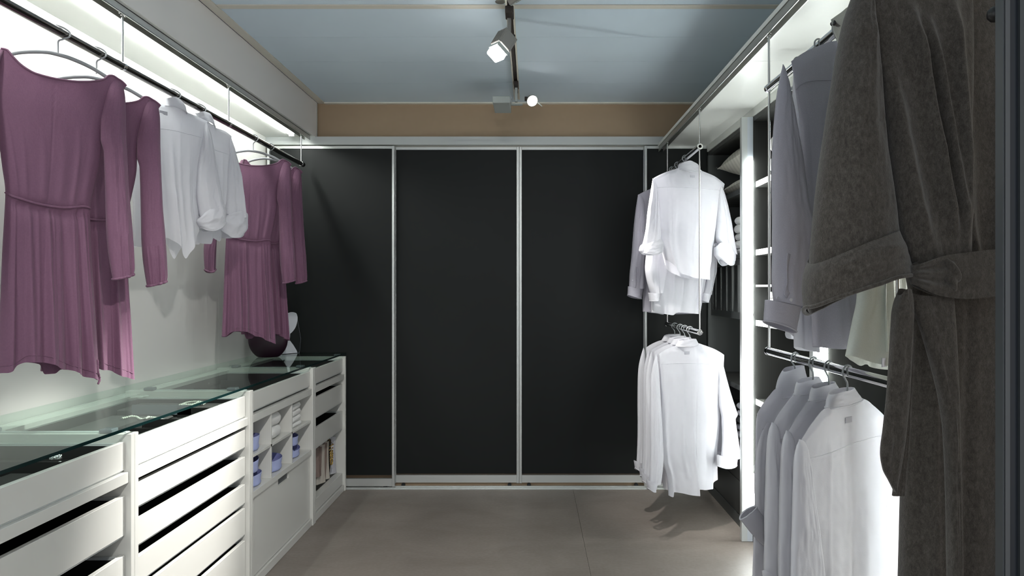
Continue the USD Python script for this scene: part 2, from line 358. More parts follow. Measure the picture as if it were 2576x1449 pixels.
for x0, x1, y, lab in edges:
    t = thing('sliding_door', lab, 'door', ((x0 + x1) / 2, y, 0.012))
    ztop, zb = zc(371), 0.030 if y < 4.98 else 0.045
    yf = y - 0.016
    part(t, 'panel', box(x0 + 0.017, x1 - 0.017, y - 0.004, y + 0.006, 0.10, ztop - 0.012), 'anthra')
    part(t, 'stile', box(x0, x0 + 0.019, yf, y + 0.012, zb - 0.012, ztop, 0.002), 'alu')
    part(t, 'stile', box(x1 - 0.019, x1, yf, y + 0.012, zb - 0.012, ztop, 0.002), 'alu')
    part(t, 'top_rail', box(x0 + 0.019, x1 - 0.019, yf + 0.004, y + 0.010, ztop - 0.020, ztop - 0.001), 'alu')
    part(t, 'bottom_rail', box(x0 + 0.019, x1 - 0.019, yf + 0.003, y + 0.010, zb - 0.008, zb + 0.046), 'alu')
    for xx in (x0 + 0.07, x1 - 0.07):
        part(t, 'roller', cyl((xx, y - 0.006, 0.018), (xx, y + 0.004, 0.018), 0.014, 16), 'black')

# ---------------------------------------------------------------- left run of dressers
XF, XP, XK = -1.357, -1.338, XL + 0.002        # drawer fronts, side panel fronts, backs
ZT = 0.965
posts = {'A': (1.30, 1.322, 2.28, 2.3020), 'B': (2.3025, 2.325, 3.237, 3.2595), 'C': (3.260, 3.283, 4.182, 4.2085), 'D': (4.209, 4.237, 4.905, 4.930)}
LABD = {'A': 'white dresser nearest the eye with three tall drawers ajar', 'B': 'white dresser with six drawers, brightly lit by the spotlight',
        'C': 'white dresser with six cubbyholes above a plain flap', 'D': 'white dresser at the far end beside the sliding doors, with an open base'}
def dresser(key):
    a, b, c, d = posts[key]
    t = thing('dresser', LABD[key], 'dresser', (-1.63, (a + d) / 2, 0))
    part(t, 'side_panel', box(XK, XP, a, b, 0.0, ZT, 0.0015), 'white')
    part(t, 'side_panel', box(XK, XP, c, d, 0.0, ZT, 0.0015), 'white')
    part(t, 'back_panel', box(XK, XK + 0.012, b, c, 0.03, ZT - 0.01), 'white')
    part(t, 'back_ledge', box(XK + 0.012, XK + 0.075, b, c, ZT - 0.03, ZT - 0.012), 'white')
    part(t, 'plinth', box(-1.40, XF + 0.012, b, c, 0.002, 0.043), 'white')
    part(t, 'bottom_panel', box(XK + 0.012, XF - 0.02, b, c, 0.03, 0.048), 'white')
    part(t, 'cross_rail', box(-1.42, XF + 0.012, b, c, 0.803, 0.840, 0.0015), 'white')
    part(t, 'top_stretcher', box(XK + 0.075, XP - 0.03, a + 0.001, b - 0.001, ZT, ZT + 0.002), 'header')
    return t, b, c
def drawer(t, b, c, z0, z1, floor=None, lining='lining'):
    """front is the part; the tray behind it and its foot strip are sub-parts"""
    g = 0.003
    d = part(t, 'drawer', box(XF - 0.018, XF, b + g, c - g, z0, z1, 0.0015), 'white')
    fz = floor if floor is not None else z0 + 0.012
    ins = [box(XF - 0.50, XF - 0.018, b + 0.016, c - 0.016, fz - 0.008, fz),
           box(XF - 0.0215, XF - 0.0185, b + 0.016, c - 0.016, fz, z1 - 0.006)]
    part(d, 'tray', cat(*ins), lining)
    side = [box(XF - 0.50, XF - 0.018, b + 0.004, b + 0.016, z0 + 0.008, z1 - 0.004), box(XF - 0.50, XF - 0.018, c - 0.016, c - 0.004, z0 + 0.008, z1 - 0.004),
            box(XF - 0.512, XF - 0.50, b + 0.004, c - 0.004, z0 + 0.008, z1 - 0.004)]
    part(d, 'tray_side', cat(*side), 'header')
    lin = [box(XF - 0.4995, XF - 0.022, b + 0.0162, b + 0.019, fz, z1 - 0.012), box(XF - 0.4995, XF - 0.022, c - 0.019, c - 0.0162, fz, z1 - 0.012),
           box(XF - 0.4995, XF - 0.497, b + 0.019, c - 0.019, fz, z1 - 0.012)]
    part(d, 'tray_lining', cat(*lin), lining)
    part(d, 'finger_strip', box(XF - 0.016, XF - 0.006, b + 0.006, c - 0.006, z0 - 0.007, z0), 'header')
    return d
tA, bA, cA = dresser('A')
for z0, z1 in ((0.846, 0.941), (0.628, 0.760), (0.432, 0.562), (0.236, 0.366), (0.056, 0.170)):
    drawer(tA, bA, cA, z0, z1, 0.885 if z1 > 0.9 else None)
part(tA, 'tray_divider', box(XF - 0.26, XF - 0.257, bA + 0.12, cA - 0.25, 0.886, 0.937), 'divider')
for y in (1.72, 2.05): part(tA, 'tray_divider', box(XF - 0.255, XF - 0.022, y, y + 0.003, 0.886, 0.930), 'lining')
part(tA, 'felt_pad', box(XF - 0.20, XF - 0.024, 1.74, 2.04, 0.886, 0.900, 0.004), 'felt')
tB, bB, cB = dresser('B')
for z0, z1 in ((0.845, 0.942), (0.700, 0.785), (0.567, 0.656), (0.436, 0.526), (0.287, 0.413), (0.060, 0.259)):
    drawer(tB, bB, cB, z0, z1, 0.885 if z1 > 0.9 else None)
for y in (2.40, 2.56, 2.74, 3.0): part(tB, 'tray_divider', box(XF - 0.20, XF - 0.022, y, y + 0.003, 0.886, 0.928), 'lining')
part(tB, 'tray_divider', box(XF - 0.206, XF - 0.202, 2.36, 2.76, 0.886, 0.928), 'lining')
part(tB, 'felt_pad', box(XF - 0.48, XF - 0.21, 2.36, 2.99, 0.886, 0.896, 0.004), 'felt')
part(tB, 'felt_pad', box(XF - 0.48, XF - 0.03, 3.02, 3.21, 0.886, 0.914, 0.004), 'felt')
part(tB, 'tray_divider', box(XF - 0.40, XF - 0.14, 3.0, 3.003, 0.897, 0.940), 'divider')
part(tB, 'tray_divider', box(XF - 0.36, XF - 0.14, 2.36, 2.363, 0.897, 0.936), 'divider')
tC, bC, cC = dresser('C')
drawer(tC, bC, cC, 0.858, 0.946, 0.888)
for y in (3.55, 3.86): part(tC, 'tray_divider', box(XF - 0.40, XF - 0.022, y, y + 0.003, 0.889, 0.934), 'lining')
part(tC, 'felt_pad', box(XF - 0.45, XF - 0.024, 3.31, 3.54, 0.889, 0.897, 0.004), 'felt')
zs = (0.467, 0.631, 0.803)
part(tC, 'cubby_shelf', box(XK + 0.20, XF + 0.010, bC, cC, 0.436, 0.467, 0.0012), 'white')
part(tC, 'cubby_shelf', box(XK + 0.20, XF + 0.006, bC, cC, 0.631, 0.645, 0.0012), 'white')
for y in (3.54, 3.846): part(tC, 'cubby_divider', box(XK + 0.20, XF + 0.006, y, y + 0.014, 0.467, 0.803, 0.001), 'white')
part(tC, 'cubby_back', box(XK + 0.19, XK + 0.20, bC, cC, 0.44, 0.803), 'white')
fl = part(tC, 'flap', cat(box(XF - 0.018, XF, bC + 0.003, cC - 0.003, 0.048, 0.394), box(XF - 0.018, XF, bC + 0.003, 3.655, 0.394, 0.4325), box(XF - 0.018, XF, 3.815, cC - 0.003, 0.394, 0.4325)), 'white')
part(fl, 'finger_pull', box(XF - 0.017, XF - 0.010, 3.655, 3.815, 0.394, 0.4325), 'slate2')
tD, bD, cD = dresser('D')
for z0, z1 in ((0.858, 0.950), (0.640, 0.768), (0.447, 0.575)):
    drawer(tD, bD, cD, z0, z1, 0.90 if z1 > 0.9 else z0 + 0.05)
part(tD, 'base_front', box(XF - 0.05, XF, bD + 0.002, cD - 0.002, 0.048, 0.130, 0.002), 'white')
part(tD, 'pull_out_frame', cat(box(XF - 0.45, XF - 0.05, bD + 0.03, bD + 0.04, 0.40, 0.425), box(XF - 0.07, XF - 0.06, bD + 0.03, cD - 0.02, 0.405, 0.42), box(XF - 0.45, XF - 0.44, bD + 0.03, cD - 0.02, 0.405, 0.42)), 'steel')
for k in range(5):
    part(tD, 'peg_hole', cyl((XP - 0.10, cD - 0.0006, 0.17 + 0.05 * k), (XP - 0.10, cD - 0.0001, 0.17 + 0.05 * k), 0.003, 8), 'black')

# glass counter: one sheet, dark edges, small clamps on the panels
G = thing('glass_counter', 'long clear glass counter lying over the white dressers', 'counter top', (-1.63, 3.1, 0.981))
part(G, 'sheet', box(XL + 0.004, -1.342, 0.9, 4.932, 0.981, 0.991), 'glass')
part(G, 'front_edge', box(-1.342, -1.3395, 0.9, 4.932, 0.981, 0.991), 'glass_edge')
part(G, 'end_edge', box(XL + 0.004, -1.342, 4.932, 4.9345, 0.981, 0.991), 'glass_edge')
for key in 'ABCD':
    a, b, c, d = posts[key]
    y = d
    for x in ((-1.425, -1.82) if key != 'D' else (-1.40, -1.82)):
        part(G, 'clamp', box(x - 0.022, x + 0.022, y - 0.022, y + 0.018 if key != 'D' else y, ZT + 0.0021, 0.981, 0.003), 'divider')

# ---------------------------------------------------------------- right wardrobe: dark open bays between pale lit uprights
XC, XB2 = 1.27, 1.85
UP = (4.93, 3.915, 2.93, 1.945)
W = {}
for i, y in enumerate(UP[1:]):
    lab = ['upright with a lit strip beside the cream pillows', 'upright with a lit strip behind the hanging rail of the nearest white shirts', 'upright behind the grey wool coat'][i]
    t = thing('wardrobe_upright', 'pale ' + lab, 'upright', (1.24, y, 0), 'pale lit wardrobe uprights' if False else None)
    part(t, 'side_board', box(XC, XB2, y, y + 0.020, 0.0, 2.438), 'carcass')
    part(t, 'front_profile', box(1.206, XC + 0.002, y + 0.003, y + 0.034, 0.0, 2.438, 0.002), 'alu')
    part(t, 'profile_face', box(1.207, 1.2385, y - 0.001, y + 0.003, 0.002, 2.437), 'header')
    part(t, 'strip_bed', box(1.2385, 1.271, y - 0.0005, y + 0.003, 0.002, 2.437), 'led_off')
    for z0, z1 in ((0.16, 1.30), (1.306, 2.19)):
        part(t, 'light_tube', box(1.243, 1.270, y - 0.010, y - 0.0006, z0, z1, 0.003), 'led_r')
        part(t, 'light_tube', box(1.243, 1.266, y + 0.0346, y + 0.044, z0, z1, 0.003), 'led_unseen')  # tube out of view on the far face, placed to light the bay beyond
LABB = ['dark wardrobe bay with the cream pillows and a slatted pull-out', 'dark wardrobe bay with pale lit shelf edges behind the nearest shirts', 'dark wardrobe bay hidden behind the grey wool coat']
def bay(i):
    y1, y0 = UP[i] - (0.0 if i == 0 else 0.0), UP[i + 1] + 0.034
    y1 = UP[i] - 0.0015 if i else 4.93
    t = thing('wardrobe_bay', LABB[i], 'wardrobe', (1.56, (y0 + y1) / 2, 0))
    part(t, 'back_board', box(XB2 - 0.012, XB2, y0, y1, 0.02, 2.438), 'carcass')
    part(t, 'top_board', box(XC + 0.004, XB2 - 0.012, y0, y1, 2.412, 2.438), 'carcass')
    part(t, 'plinth', box(1.268, 1.29, y0 + 0.001, y1, 0.0, 0.068), 'carcass_edge')
    if i == 0:
        part(t, 'end_board', box(XC, XB2, 4.905, 4.93, 0.068, 2.4115), 'carcass_edge')
        y1 = 4.904
    return t, y0, y1
bays = [bay(0), bay(1), bay(2)]
def shelf(i, z, light, xf=1.286, th=0.032):
    t, y0, y1 = bays[i]
    s = part(t, 'shelf', box(xf + 0.003, XB2 - 0.012, y0 + 0.001, y1 - 0.001, z - th, z), 'carcass')
    part(s, 'front_edge', box(xf, xf + 0.003, y0 + 0.001, y1 - 0.001, z - th, z), 'header' if light else 'carcass_edge')  # pale edge colour stands in for strip light on dark shelf fronts
for z in (2.07, 1.672, 0.855, 0.655, 0.515): shelf(0, z, False)
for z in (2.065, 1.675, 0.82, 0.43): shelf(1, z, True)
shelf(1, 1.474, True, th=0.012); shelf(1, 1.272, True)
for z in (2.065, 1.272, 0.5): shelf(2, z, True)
t, y0, y1 = bays[0]
po = part(t, 'pull_out', cat(box(1.29, 1.305, y0 + 0.004, y1 - 0.004, 1.262, 1.305), box(1.29, 1.305, y0 + 0.004, y1 - 0.004, 1.600, 1.638), box(1.29, 1.305, y1 - 0.05, y1 - 0.004, 1.305, 1.60)), 'carcass_edge')
for k in range(7):
    y = y0 + 0.06 + 0.13 * k
    part(po, 'slat', box(1.292, 1.62, y, y + 0.022, 1.305, 1.60), 'carcass_edge')
part(t, 'drawer', box(1.272, 1.288, y0 + 0.003, y1 - 0.003, 0.072, 0.275, 0.001), 'carcass')
part(t, 'drawer', box(1.272, 1.288, y0 + 0.003, y1 - 0.003, 0.278, 0.480, 0.001), 'carcass')
part(bays[1][0], 'drawer', box(1.272, 1.288, bays[1][1] + 0.003, bays[1][2] - 0.003, 0.072, 0.395, 0.001), 'carcass')
for z in (2.32, 2.20): part(t, 'shelf_pin', cyl((1.33, 4.896, z), (1.33, 4.904, z), 0.006, 8), 'steel')

# dark door frame that closes the view on the right, close to the eye
t = thing('door_frame', 'dark slate grey stepped door frame standing upright at the right edge close to the eye', 'door frame', (0.83, 1.19, 0))
part(t, 'inner_side', box(0.795, 0.7965, 1.151, 1.170, 0.0, 2.48), 'slate')
for x0, x1, yy, m in ((2524.0, 2527, 1.150, 'slate2'), (2527, 2529, 1.156, 'navy'), (2529, 2541, 1.150, 'slate2'), (2541, 2566, 1.158, 'navy'), (2566, 2650, 1.152, 'slate')):
    part(t, 'profile', box(max(0.7966, (x0 - CX) / F * yy), (x1 - CX) / F * yy, yy, 1.170, 0.0, 2.48), m)
k = thing('door_knob', 'round black knob peeking out behind the dark door frame at the upper right', 'knob', tuple(at(2503, 36, 1.20)))
part(k, 'ball', lathe([(0.0, -0.014), (0.007, -0.0125), (0.0125, -0.006), (0.0135, 0.0), (0.0125, 0.006), (0.007, 0.0125), (0.0, 0.014)], 20, at(2503, 36, 1.235)), 'black', smooth=True)
kx = at(2503, 36, 1.235)
part(k, 'shank', cyl(kx, (kx[0], 1.1695, kx[2]), 0.006), 'black')

# ---------------------------------------------------------------- garments: outlines on a garment's own upright plane, given real depth and folds
class Pose:
    """The upright plane through the rail point (x, y), turned by deg; local x runs to the viewer's right, local y away from the viewer."""
    def __init__(s, x, y, deg):
        s.x, s.y, s.t = x, y, math.radians(deg); s.c, s.s = math.cos(s.t), math.sin(s.t)
    def local(s, pts, off=0.0):
        """Outline points measured on the garment's plane, or on one parallel to it."""
        p = np.array(pts, float); u = (p[:, 0] - CX) / F; w = (CY - p[:, 1]) / F
        Y = (-s.x * s.s + s.y * s.c + off) / (s.c - u * s.s); X = u * Y
        return np.stack([(X - s.x) * s.c + (Y - s.y) * s.s, H + w * Y], 1)
    def world(s, lx, ly, z):
        return np.stack([s.x + lx * s.c - ly * s.s, s.y + lx * s.s + ly * s.c, z], -1)

def folds(seed, bands, lean=0.05):
    """bands: (v0, v1, amplitude at v0, at v1, count, width). Rounded folds that run down the cloth and keep their own line."""
    r = np.random.RandomState(seed); out = []
    for v0, v1, a0, a1, n, w in bands:
        for i in range(n):
            c = (i + 0.5 + r.uniform(-0.38, 0.38)) / n
            out.append((v0, v1, a0, a1, c, c + r.uniform(-lean, lean), w * r.uniform(0.55, 1.5), r.choice([1, 1, 1, -0.75]) * r.uniform(0.55, 1.25)))
    def f(s, v):
        d = np.zeros_like(s)
        for v0, v1, a0, a1, c0, c1, w, k in out:
            q = np.clip((v - v0) / (v1 - v0), 0, 1)
            env = np.where((v >= v0) & (v <= v1), a0 + (a1 - a0) * q, 0) * np.clip((v - v0) / 0.05 + (a0 > 0), 0, 1) * np.clip((v1 - v) / 0.06 + (v1 >= 1), 0, 1)
            x = (s - (c0 + (c1 - c0) * v)) / (w * (0.75 + 0.5 * q))
            d += env * k * np.exp(-x * x) * (1 + 0.5 * x)
        return d
    return f

class Cloth: pass
def cloth(pose, left, right, top, bottom, top_b=None, bottom_b=None, depth=((0, .01), (1, .06)), power=2.4, fold=None, fold_b=None,
          nu=44, nv=70, y0=0.0, y1=None, crumple=0.0, cs=9.0, seed=0, back=True, extra=None, local=False, neck=None, fade=0.0):
    """Two sheets, front and back, sewn along the left and right edges and open at top and bottom. All outlines are polylines."""
    off = y0 if y1 is None else (y0 + y1) / 2
    L, R, T, B = (np.array(q, float) if local else pose.local(q, off) for q in (left, right, top, bottom))
    TB = T if top_b is None else (np.array(top_b, float) if local else pose.local(top_b, off))
    BB = B if bottom_b is None else (np.array(bottom_b, float) if local else pose.local(bottom_b, off))
    s1, v1 = np.linspace(0, 1, nu + 1), np.linspace(0, 1, nv + 1)
    s1 = 0.5 - 0.5 * np.cos(np.pi * s1) * (0.55 + 0.45 * np.abs(np.cos(np.pi * s1)))
    def res(q, t):
        d = np.r_[0, np.cumsum(np.maximum(np.linalg.norm(np.diff(q, axis=0), axis=1), 1e-6))]; d /= d[-1]
        return np.stack([PchipInterpolator(d, q[:, k])(t) if len(q) > 2 else np.interp(t, d, q[:, k]) for k in (0, 1)], 1)
    Lc, Rc = res(L, v1), res(R, v1)
    def sheet(Tq, Bq):
        Tc, Bc = res(Tq, s1), res(Bq, s1)
        Tc = Tc + (1 - s1)[:, None] * (Lc[0] - Tc[0]) + s1[:, None] * (Rc[0] - Tc[-1]); Bc = Bc + (1 - s1)[:, None] * (Lc[-1] - Bc[0]) + s1[:, None] * (Rc[-1] - Bc[-1])
        S, V = s1[None, :, None], v1[:, None, None]
        return (1 - V) * Tc[None] + V * Bc[None] + (1 - S) * Lc[:, None] + S * Rc[:, None] - ((1 - S) * (1 - V) * Lc[0] + S * (1 - V) * Rc[0] + (1 - S) * V * Lc[-1] + S * V * Rc[-1])
    S, V = np.meshgrid(s1, v1)
    dk = np.array(depth, float); D = np.interp(V, dk[:, 0], dk[:, 1])
    prof = np.maximum(1 - np.abs(2 * S - 1) ** power, 0) ** (1 / power)
    mask = 1 - np.abs(2 * S - 1) ** 8
    if neck is not None:                                           # sewn shoulders: the sheets meet along the top except at the neck opening
        n0, n1 = (neck if local else pose.local([(neck[0], 300), (neck[1], 300)])[:, 0])
    yy = y0 if y1 is None else y0 + (y1 - y0) * V
    out = Cloth(); out.pose = pose; out.V = V; out.S = S
    A = sheet(T, B); C = sheet(TB, BB)
    if neck is not None:
        xx = A[0, :, 0][None, :]; wdt = 0.012
        g = np.clip((xx - n0) / wdt + 0.5, 0, 1) * np.clip((n1 - xx) / wdt + 0.5, 0, 1)
        prof = prof * (g + (1 - g) * np.clip(V / 0.03 + 0.06, 0, 1))
    ff = fold(S, V) if fold else 0; fb = fold_b(1 - S, V) if fold_b else ff * 0.7
    cr = crumple * (meshkit.fbm(np.stack([S * cs, V * cs * 1.3, np.full_like(S, seed * 3.1)], -1), 3, seed) - 0.5) * 2 if crumple else 0
    ex = extra(A[..., 0], A[..., 1], S, V) if extra else 0
    if fade: mask = mask * np.clip(V / fade, 0, 1) ** 1.3
    fy = yy - (D * prof + (ff + cr + ex) * mask); by = yy + (D * prof + (fb + cr * 0.6) * mask)
    by = np.maximum(by, fy + 0.0015)
    out.lx, out.lz, out.ly = A[..., 0], A[..., 1], fy
    front = pose.world(A[..., 0], fy, A[..., 1]); rear = pose.world(C[..., 0], by, C[..., 1])
    m, k = nv + 1, nu + 1
    def faces(off, flip):
        i = np.arange(m - 1)[:, None] * k + np.arange(k - 1)[None]
        q = np.stack([i, i + 1, i + k + 1, i + k], -1).reshape(-1, 4)[:, ::(-1 if flip else 1)] + off
        return np.vstack([q[:, [0, 1, 2]], q[:, [0, 2, 3]]])
    v = front.reshape(-1, 3); f = faces(0, True)
    if back:
        v = np.vstack([v, rear.reshape(-1, 3)]); f2 = faces(m * k, False)
        idx = np.arange(len(v)); g = idx[m * k:].reshape(m, k); g0 = idx[:m * k].reshape(m, k)
        for col in (0, k - 1):
            idx[g[:, col]] = g0[:, col]                            # sewn along the side seams
        f = np.vstack([f, idx[f2]])
        keep = np.unique(f); new = np.zeros(len(v), int); new[keep] = np.arange(len(keep)); v, f = v[keep], new[f]
    out.rim = np.vstack([front[-1], rear[-1][::-1], front[-1][:1]])
    out.mesh = (v, f)
    return out
def on(c, pts, off=0.001, n=None, local=False):
    """Points of the front sheet under the outline points, lifted off it."""
    from scipy.spatial import cKDTree
    tree = cKDTree(np.stack([c.lx.ravel(), c.lz.ravel()], 1)); off_y = np.full(len(pts), float(np.median(c.ly)))
    for it in range(1 if local else 3):
        if local: q = np.array(pts, float)
        else: q = np.vstack([c.pose.local([p], o_) for p, o_ in zip(pts, off_y)])
        d, i = tree.query(q, k=4); w = 1 / np.maximum(d, 1e-5); off_y = (c.ly.ravel()[i] * w).sum(1) / w.sum(1)
    if n: q = smooth_line(q, n)
    d, i = tree.query(q, k=4)
    w = 1 / np.maximum(d, 1e-5); y = (c.ly.ravel()[i] * w).sum(1) / w.sum(1)
    return c.pose.world(q[:, 0], y - off, q[:, 1])
def band(c, pts, width, thick=0.002, off=0.003, n=40):
    """A flat ribbon lying on the front sheet along the points."""
    p = on(c, pts, off, n)
    k = np.ones(5) / 5
    pad = np.vstack([p[:1]] * 2 + [p] + [p[-1:]] * 2); p = np.stack([np.convolve(pad[:, j], k, 'valid') for j in range(3)], 1)
    return tube(p, width / 2, 8, flat=thick / width * 2 if width else 1, up=(0, 0, 1))
def relief(lines, width=0.004):
    """Raised or sunk lines: ((outline points in local metres), height)."""
    from scipy.spatial import cKDTree
    ln = [(cKDTree(smooth_line(np.array(p), 160)), h) for p, h in lines]
    def f(x, z, S, V):
        d = np.zeros_like(x)
        for t, h in ln:
            q = t.query(np.stack([x, z], -1).reshape(-1, 2))[0].reshape(x.shape)
            d += h * np.exp(-(q / width) ** 2)
        return d
    return f

# ---- hangers: built once per kind about the rail's centre, then copied
def hook_pts(R, drop, side=1, sx=0.0):
    a = np.radians(np.linspace(170, -50, 18)); rz = 0.0195
    p = [(R * math.cos(x), rz * math.sin(x) - 0.0005) for x in a]
    e = p[-1]
    p += [(e[0] * 0.55 + sx * 0.45, e[1] - 0.0085), (sx + 0.003, e[1] - 0.015), (sx, e[1] - 0.024), (sx, -drop)]
    return [(side * x, 0.0, z) for x, z in p]
def hanger(label, pose, drop, halfw, sag, matr, group, wire=0.0028, bar=0.0066, R=None, side=1, name='clothes_hanger', barpts=None):
    R = R or 0.0205 / abs(pose.c) * 1.02 + 0.001
    t = thing(name, label, 'hanger', (pose.x, pose.y, pose.rz), group, math.degrees(pose.t))
    part(t, 'hook', tube(smooth_line(hook_pts(R, drop, side), 44), wire, 8), matr, smooth=True, local=True)
    xs = np.linspace(-halfw, halfw, 33)
    bp = smooth_line([(x, 0.0, z) for x, z in barpts], 40) if barpts is not None else [(x, 0, -drop - bar - sag * (abs(x) / halfw) ** 1.8) for x in xs]
    part(t, 'bar', tube(bp, bar, 10, up=(0, 1, 0)), matr, smooth=True, local=True)
    return t

def under(pose, o, k=0.42, dz=0.020):
    tp = pose.local(o['top']); xs = np.linspace(tp[0, 0] * k, tp[-1, 0] * k, 25)
    tz = np.interp(xs, tp[:, 0], tp[:, 1]); z = np.convolve(np.r_[[tz[0]] * 2, tz, [tz[-1]] * 2], np.ones(5) / 5, 'valid') - dz - pose.rz
    return list(zip(xs, z)), -float(np.interp(0, xs, z)) - 0.004
# ---------------------------------------------------------------- hanging rails
def rail(name, label, x, y0, y1, z, ztrack, rods, material, zlow=None, rod_r=0.0045):
    t = thing(name, label, 'hanging rail', (x, (y0 + y1) / 2, z))
    for k, zz in enumerate([z] + ([zlow] if zlow else [])):
        n = 28; a = np.linspace(0, 2 * np.pi, n, endpoint=False); v = []
        for r, ys in ((0.0155, (y0, y1)), (0.0155, None)): pass
        part(t, 'tube', tube([(x, y0, zz), (x, y1, zz)], 0.0150, n, cap=False), material, smooth=True)
        for yy, s in ((y0, -1), (y1, 1)):
            prof = [(0.0165, 0.0), (0.0165, 0.012), (0.0155, 0.0135), (0.0085, 0.0135), (0.0085, 0.010), (0.0, 0.010)]
            v, f = lathe(prof, n); v = np.stack([v[:, 0], s * (v[:, 2] - 0.012), v[:, 1]], 1) + np.array((x, yy, zz))
            part(t, 'end_cap', (v, f if s > 0 else f[:, ::-1]), 'chrome' if material == 'chrome' else material)
    for yy in rods:
        part(t, 'rod', tube([(x, yy, ztrack), (x, yy, (zlow if zlow else z))], rod_r, 12), 'steel', smooth=True)
        part(t, 'rod_foot', cat(lathe([(0.0, 0), (0.008, 0), (0.008, 0.007), (0.006, 0.010), (0.0, 0.010)], 14, (x, yy, ztrack - 0.008)), ball((x, yy - 0.018, ztrack - 0.003), 0.005), ball((x, yy + 0.018, ztrack - 0.003), 0.005)), 'chrome')
        if yy not in (y0, y1):
            part(t, 'collar', tube([(x, yy - 0.008, z), (x, yy + 0.008, z)], 0.0166, 24), 'chrome', smooth=False)
    return t
ZRL, ZRU, ZRD = 2.324, 2.242, 1.209
XRL, XRR = -1.606, 0.936
rail('hanging_rail', 'long dark chrome rail carrying the purple dresses along the left wall', XRL, 0.7, 4.80, ZRL, 2.532, (1.75, 2.68, 3.62, 4.76), 'rail_dark')
rail('hanging_rail', 'two-tier chrome rail by the sliding doors carrying bright white shirts', XRR, 3.79, 4.72, ZRU, 2.456, (3.80, 4.70), 'chrome', ZRD)
rail('hanging_rail', 'two-tier chrome rail near the eye carrying white and lavender shirts', XRR, 1.735, 2.70, ZRU, 2.456, (1.745, 2.69), 'chrome', ZRD - 0.004)
rail('hanging_rail', 'single short chrome rail that the grey wool coat hangs from', XRR, 1.16, 1.70, ZRU, 2.456, (1.18, 1.68), 'chrome')

# ---------------------------------------------------------------- purple dresses
def shifted(pts, k, dx=0, dy=0):
    p = np.array(pts, float); return np.stack([CX + (p[:, 0] - CX) * k + dx, CY + (p[:, 1] - CY) * k + dy], 1)
def dress(label, pose, tf, seed, q=1.0):
    o = {k: tf(v) for k, v in DRESS.items()}
    lz = lambda p: pose.local(tf(p))
    t = thing('dress', label, 'dress', (pose.x, pose.y, float(pose.local(tf([(120, 940)]))[0, 1])), 'purple dresses on the left rail')
    wl = 0.475                                                     # where the belt sits along the body
    fb = [(0.16, wl, 0.0, 0.007, 6, 0.035), (wl, 1.0, 0.008, 0.034, 6, 0.034), (wl, 1.0, 0.003, 0.010, 5, 0.016)]
    ff = folds(seed, fb, 0.06)
    def f2(s, v): return ff(s, v) - 0.010 * np.exp(-((v - wl) / 0.02) ** 2)
    seam = relief([(pose.local(tf([(132, 205), (127, 300), (119, 420), (109, 520), (103, 620), (98, 760), (97, 905)])), -0.0022)], 0.0022)
    c = cloth(pose, o['left'], o['right'], o['neck_back'], o['hem'], o['neck_front'], o['hem_back'], depth=((0, .013), (.03, .014), (.12, .022), (wl - .03, .034), (wl, .030), (wl + .06, .036), (1, .048)), neck=tuple(tf([(-1, 150), (291, 195)])[:, 0]),
              fold=f2, fold_b=folds(seed + 5, [(0.16, wl, 0.0, 0.005, 6, 0.04), (wl, 1.0, 0.003, 0.012, 6, 0.05)]), nu=int(110 * q), nv=int(120 * q), crumple=0.002, seed=seed, extra=seam)
    b = part(t, 'bodice_and_skirt', c.mesh, 'purple', smooth=True)
    part(t, 'neckline_binding', tube(on(c, o['neck_back'], 0.0005, 50), 0.0034, 8), 'purple', smooth=True)
    part(t, 'hem_stitching', tube(on(c, o['stitch'], 0.0006, 90), 0.0009, 5), 'purple', smooth=True)
    part(t, 'woven_label', cat(*[xform(box(-0.018, 0.018, -0.0006, 0.0006, -0.013, 0.0), pose.t, on(c, tf([(x, y)]), -0.004)[0]) for x, y in ((121, 195), (145, 200))]), 'label')
    bp = on(c, o['belt'], 0.004, 60); k = np.ones(7) / 7
    bp[3:-3] = np.stack([np.convolve(bp[:, j], k, 'valid') for j in range(3)], 1)
    part(t, 'belt', tube(bp, 0.0040, 8, flat=0.6, up=(0, 0, 1)), 'purple', smooth=True)
    if pose is D1: part(t, 'belt_end', tube(on(c, o['tie'], 0.004, 20), 0.0035, 8), 'purple', smooth=True)
    for key, sgn in (('r', 1), ('l', -1)):
        if key + 'left' not in o: continue
        sfold = folds(seed + 11 + sgn, [(0.05, 0.85, 0.001, 0.006, 3, 0.13), (0.80, 1.0, 0.002, 0.005, 9, 0.030)], 0.08)
        s = cloth(pose, o[key + 'left'], o[key + 'right'], o[key + 'top'], o[key + 'cuff'], None, None, depth=((0, .003), (.03, .012), (.10, .020), (.4, .030), (.85, .036), (.965, .026), (1, .022)), power=2.0, fade=0.2,
                  fold=sfold, nu=int(56 * q), nv=int(90 * q), y0=-0.006, y1=-0.050, crumple=0.003, seed=seed + 2, extra=relief([(pose.local(o[key + 'seam']), -0.002)], 0.002) if key + 'seam' in o else None)
        sl = part(t, 'sleeve', s.mesh, 'purple', smooth=True)
        e = s.rim; part(sl, 'cuff', tube(e, 0.0050, 8, cap=False), 'purple', smooth=True)
    return c
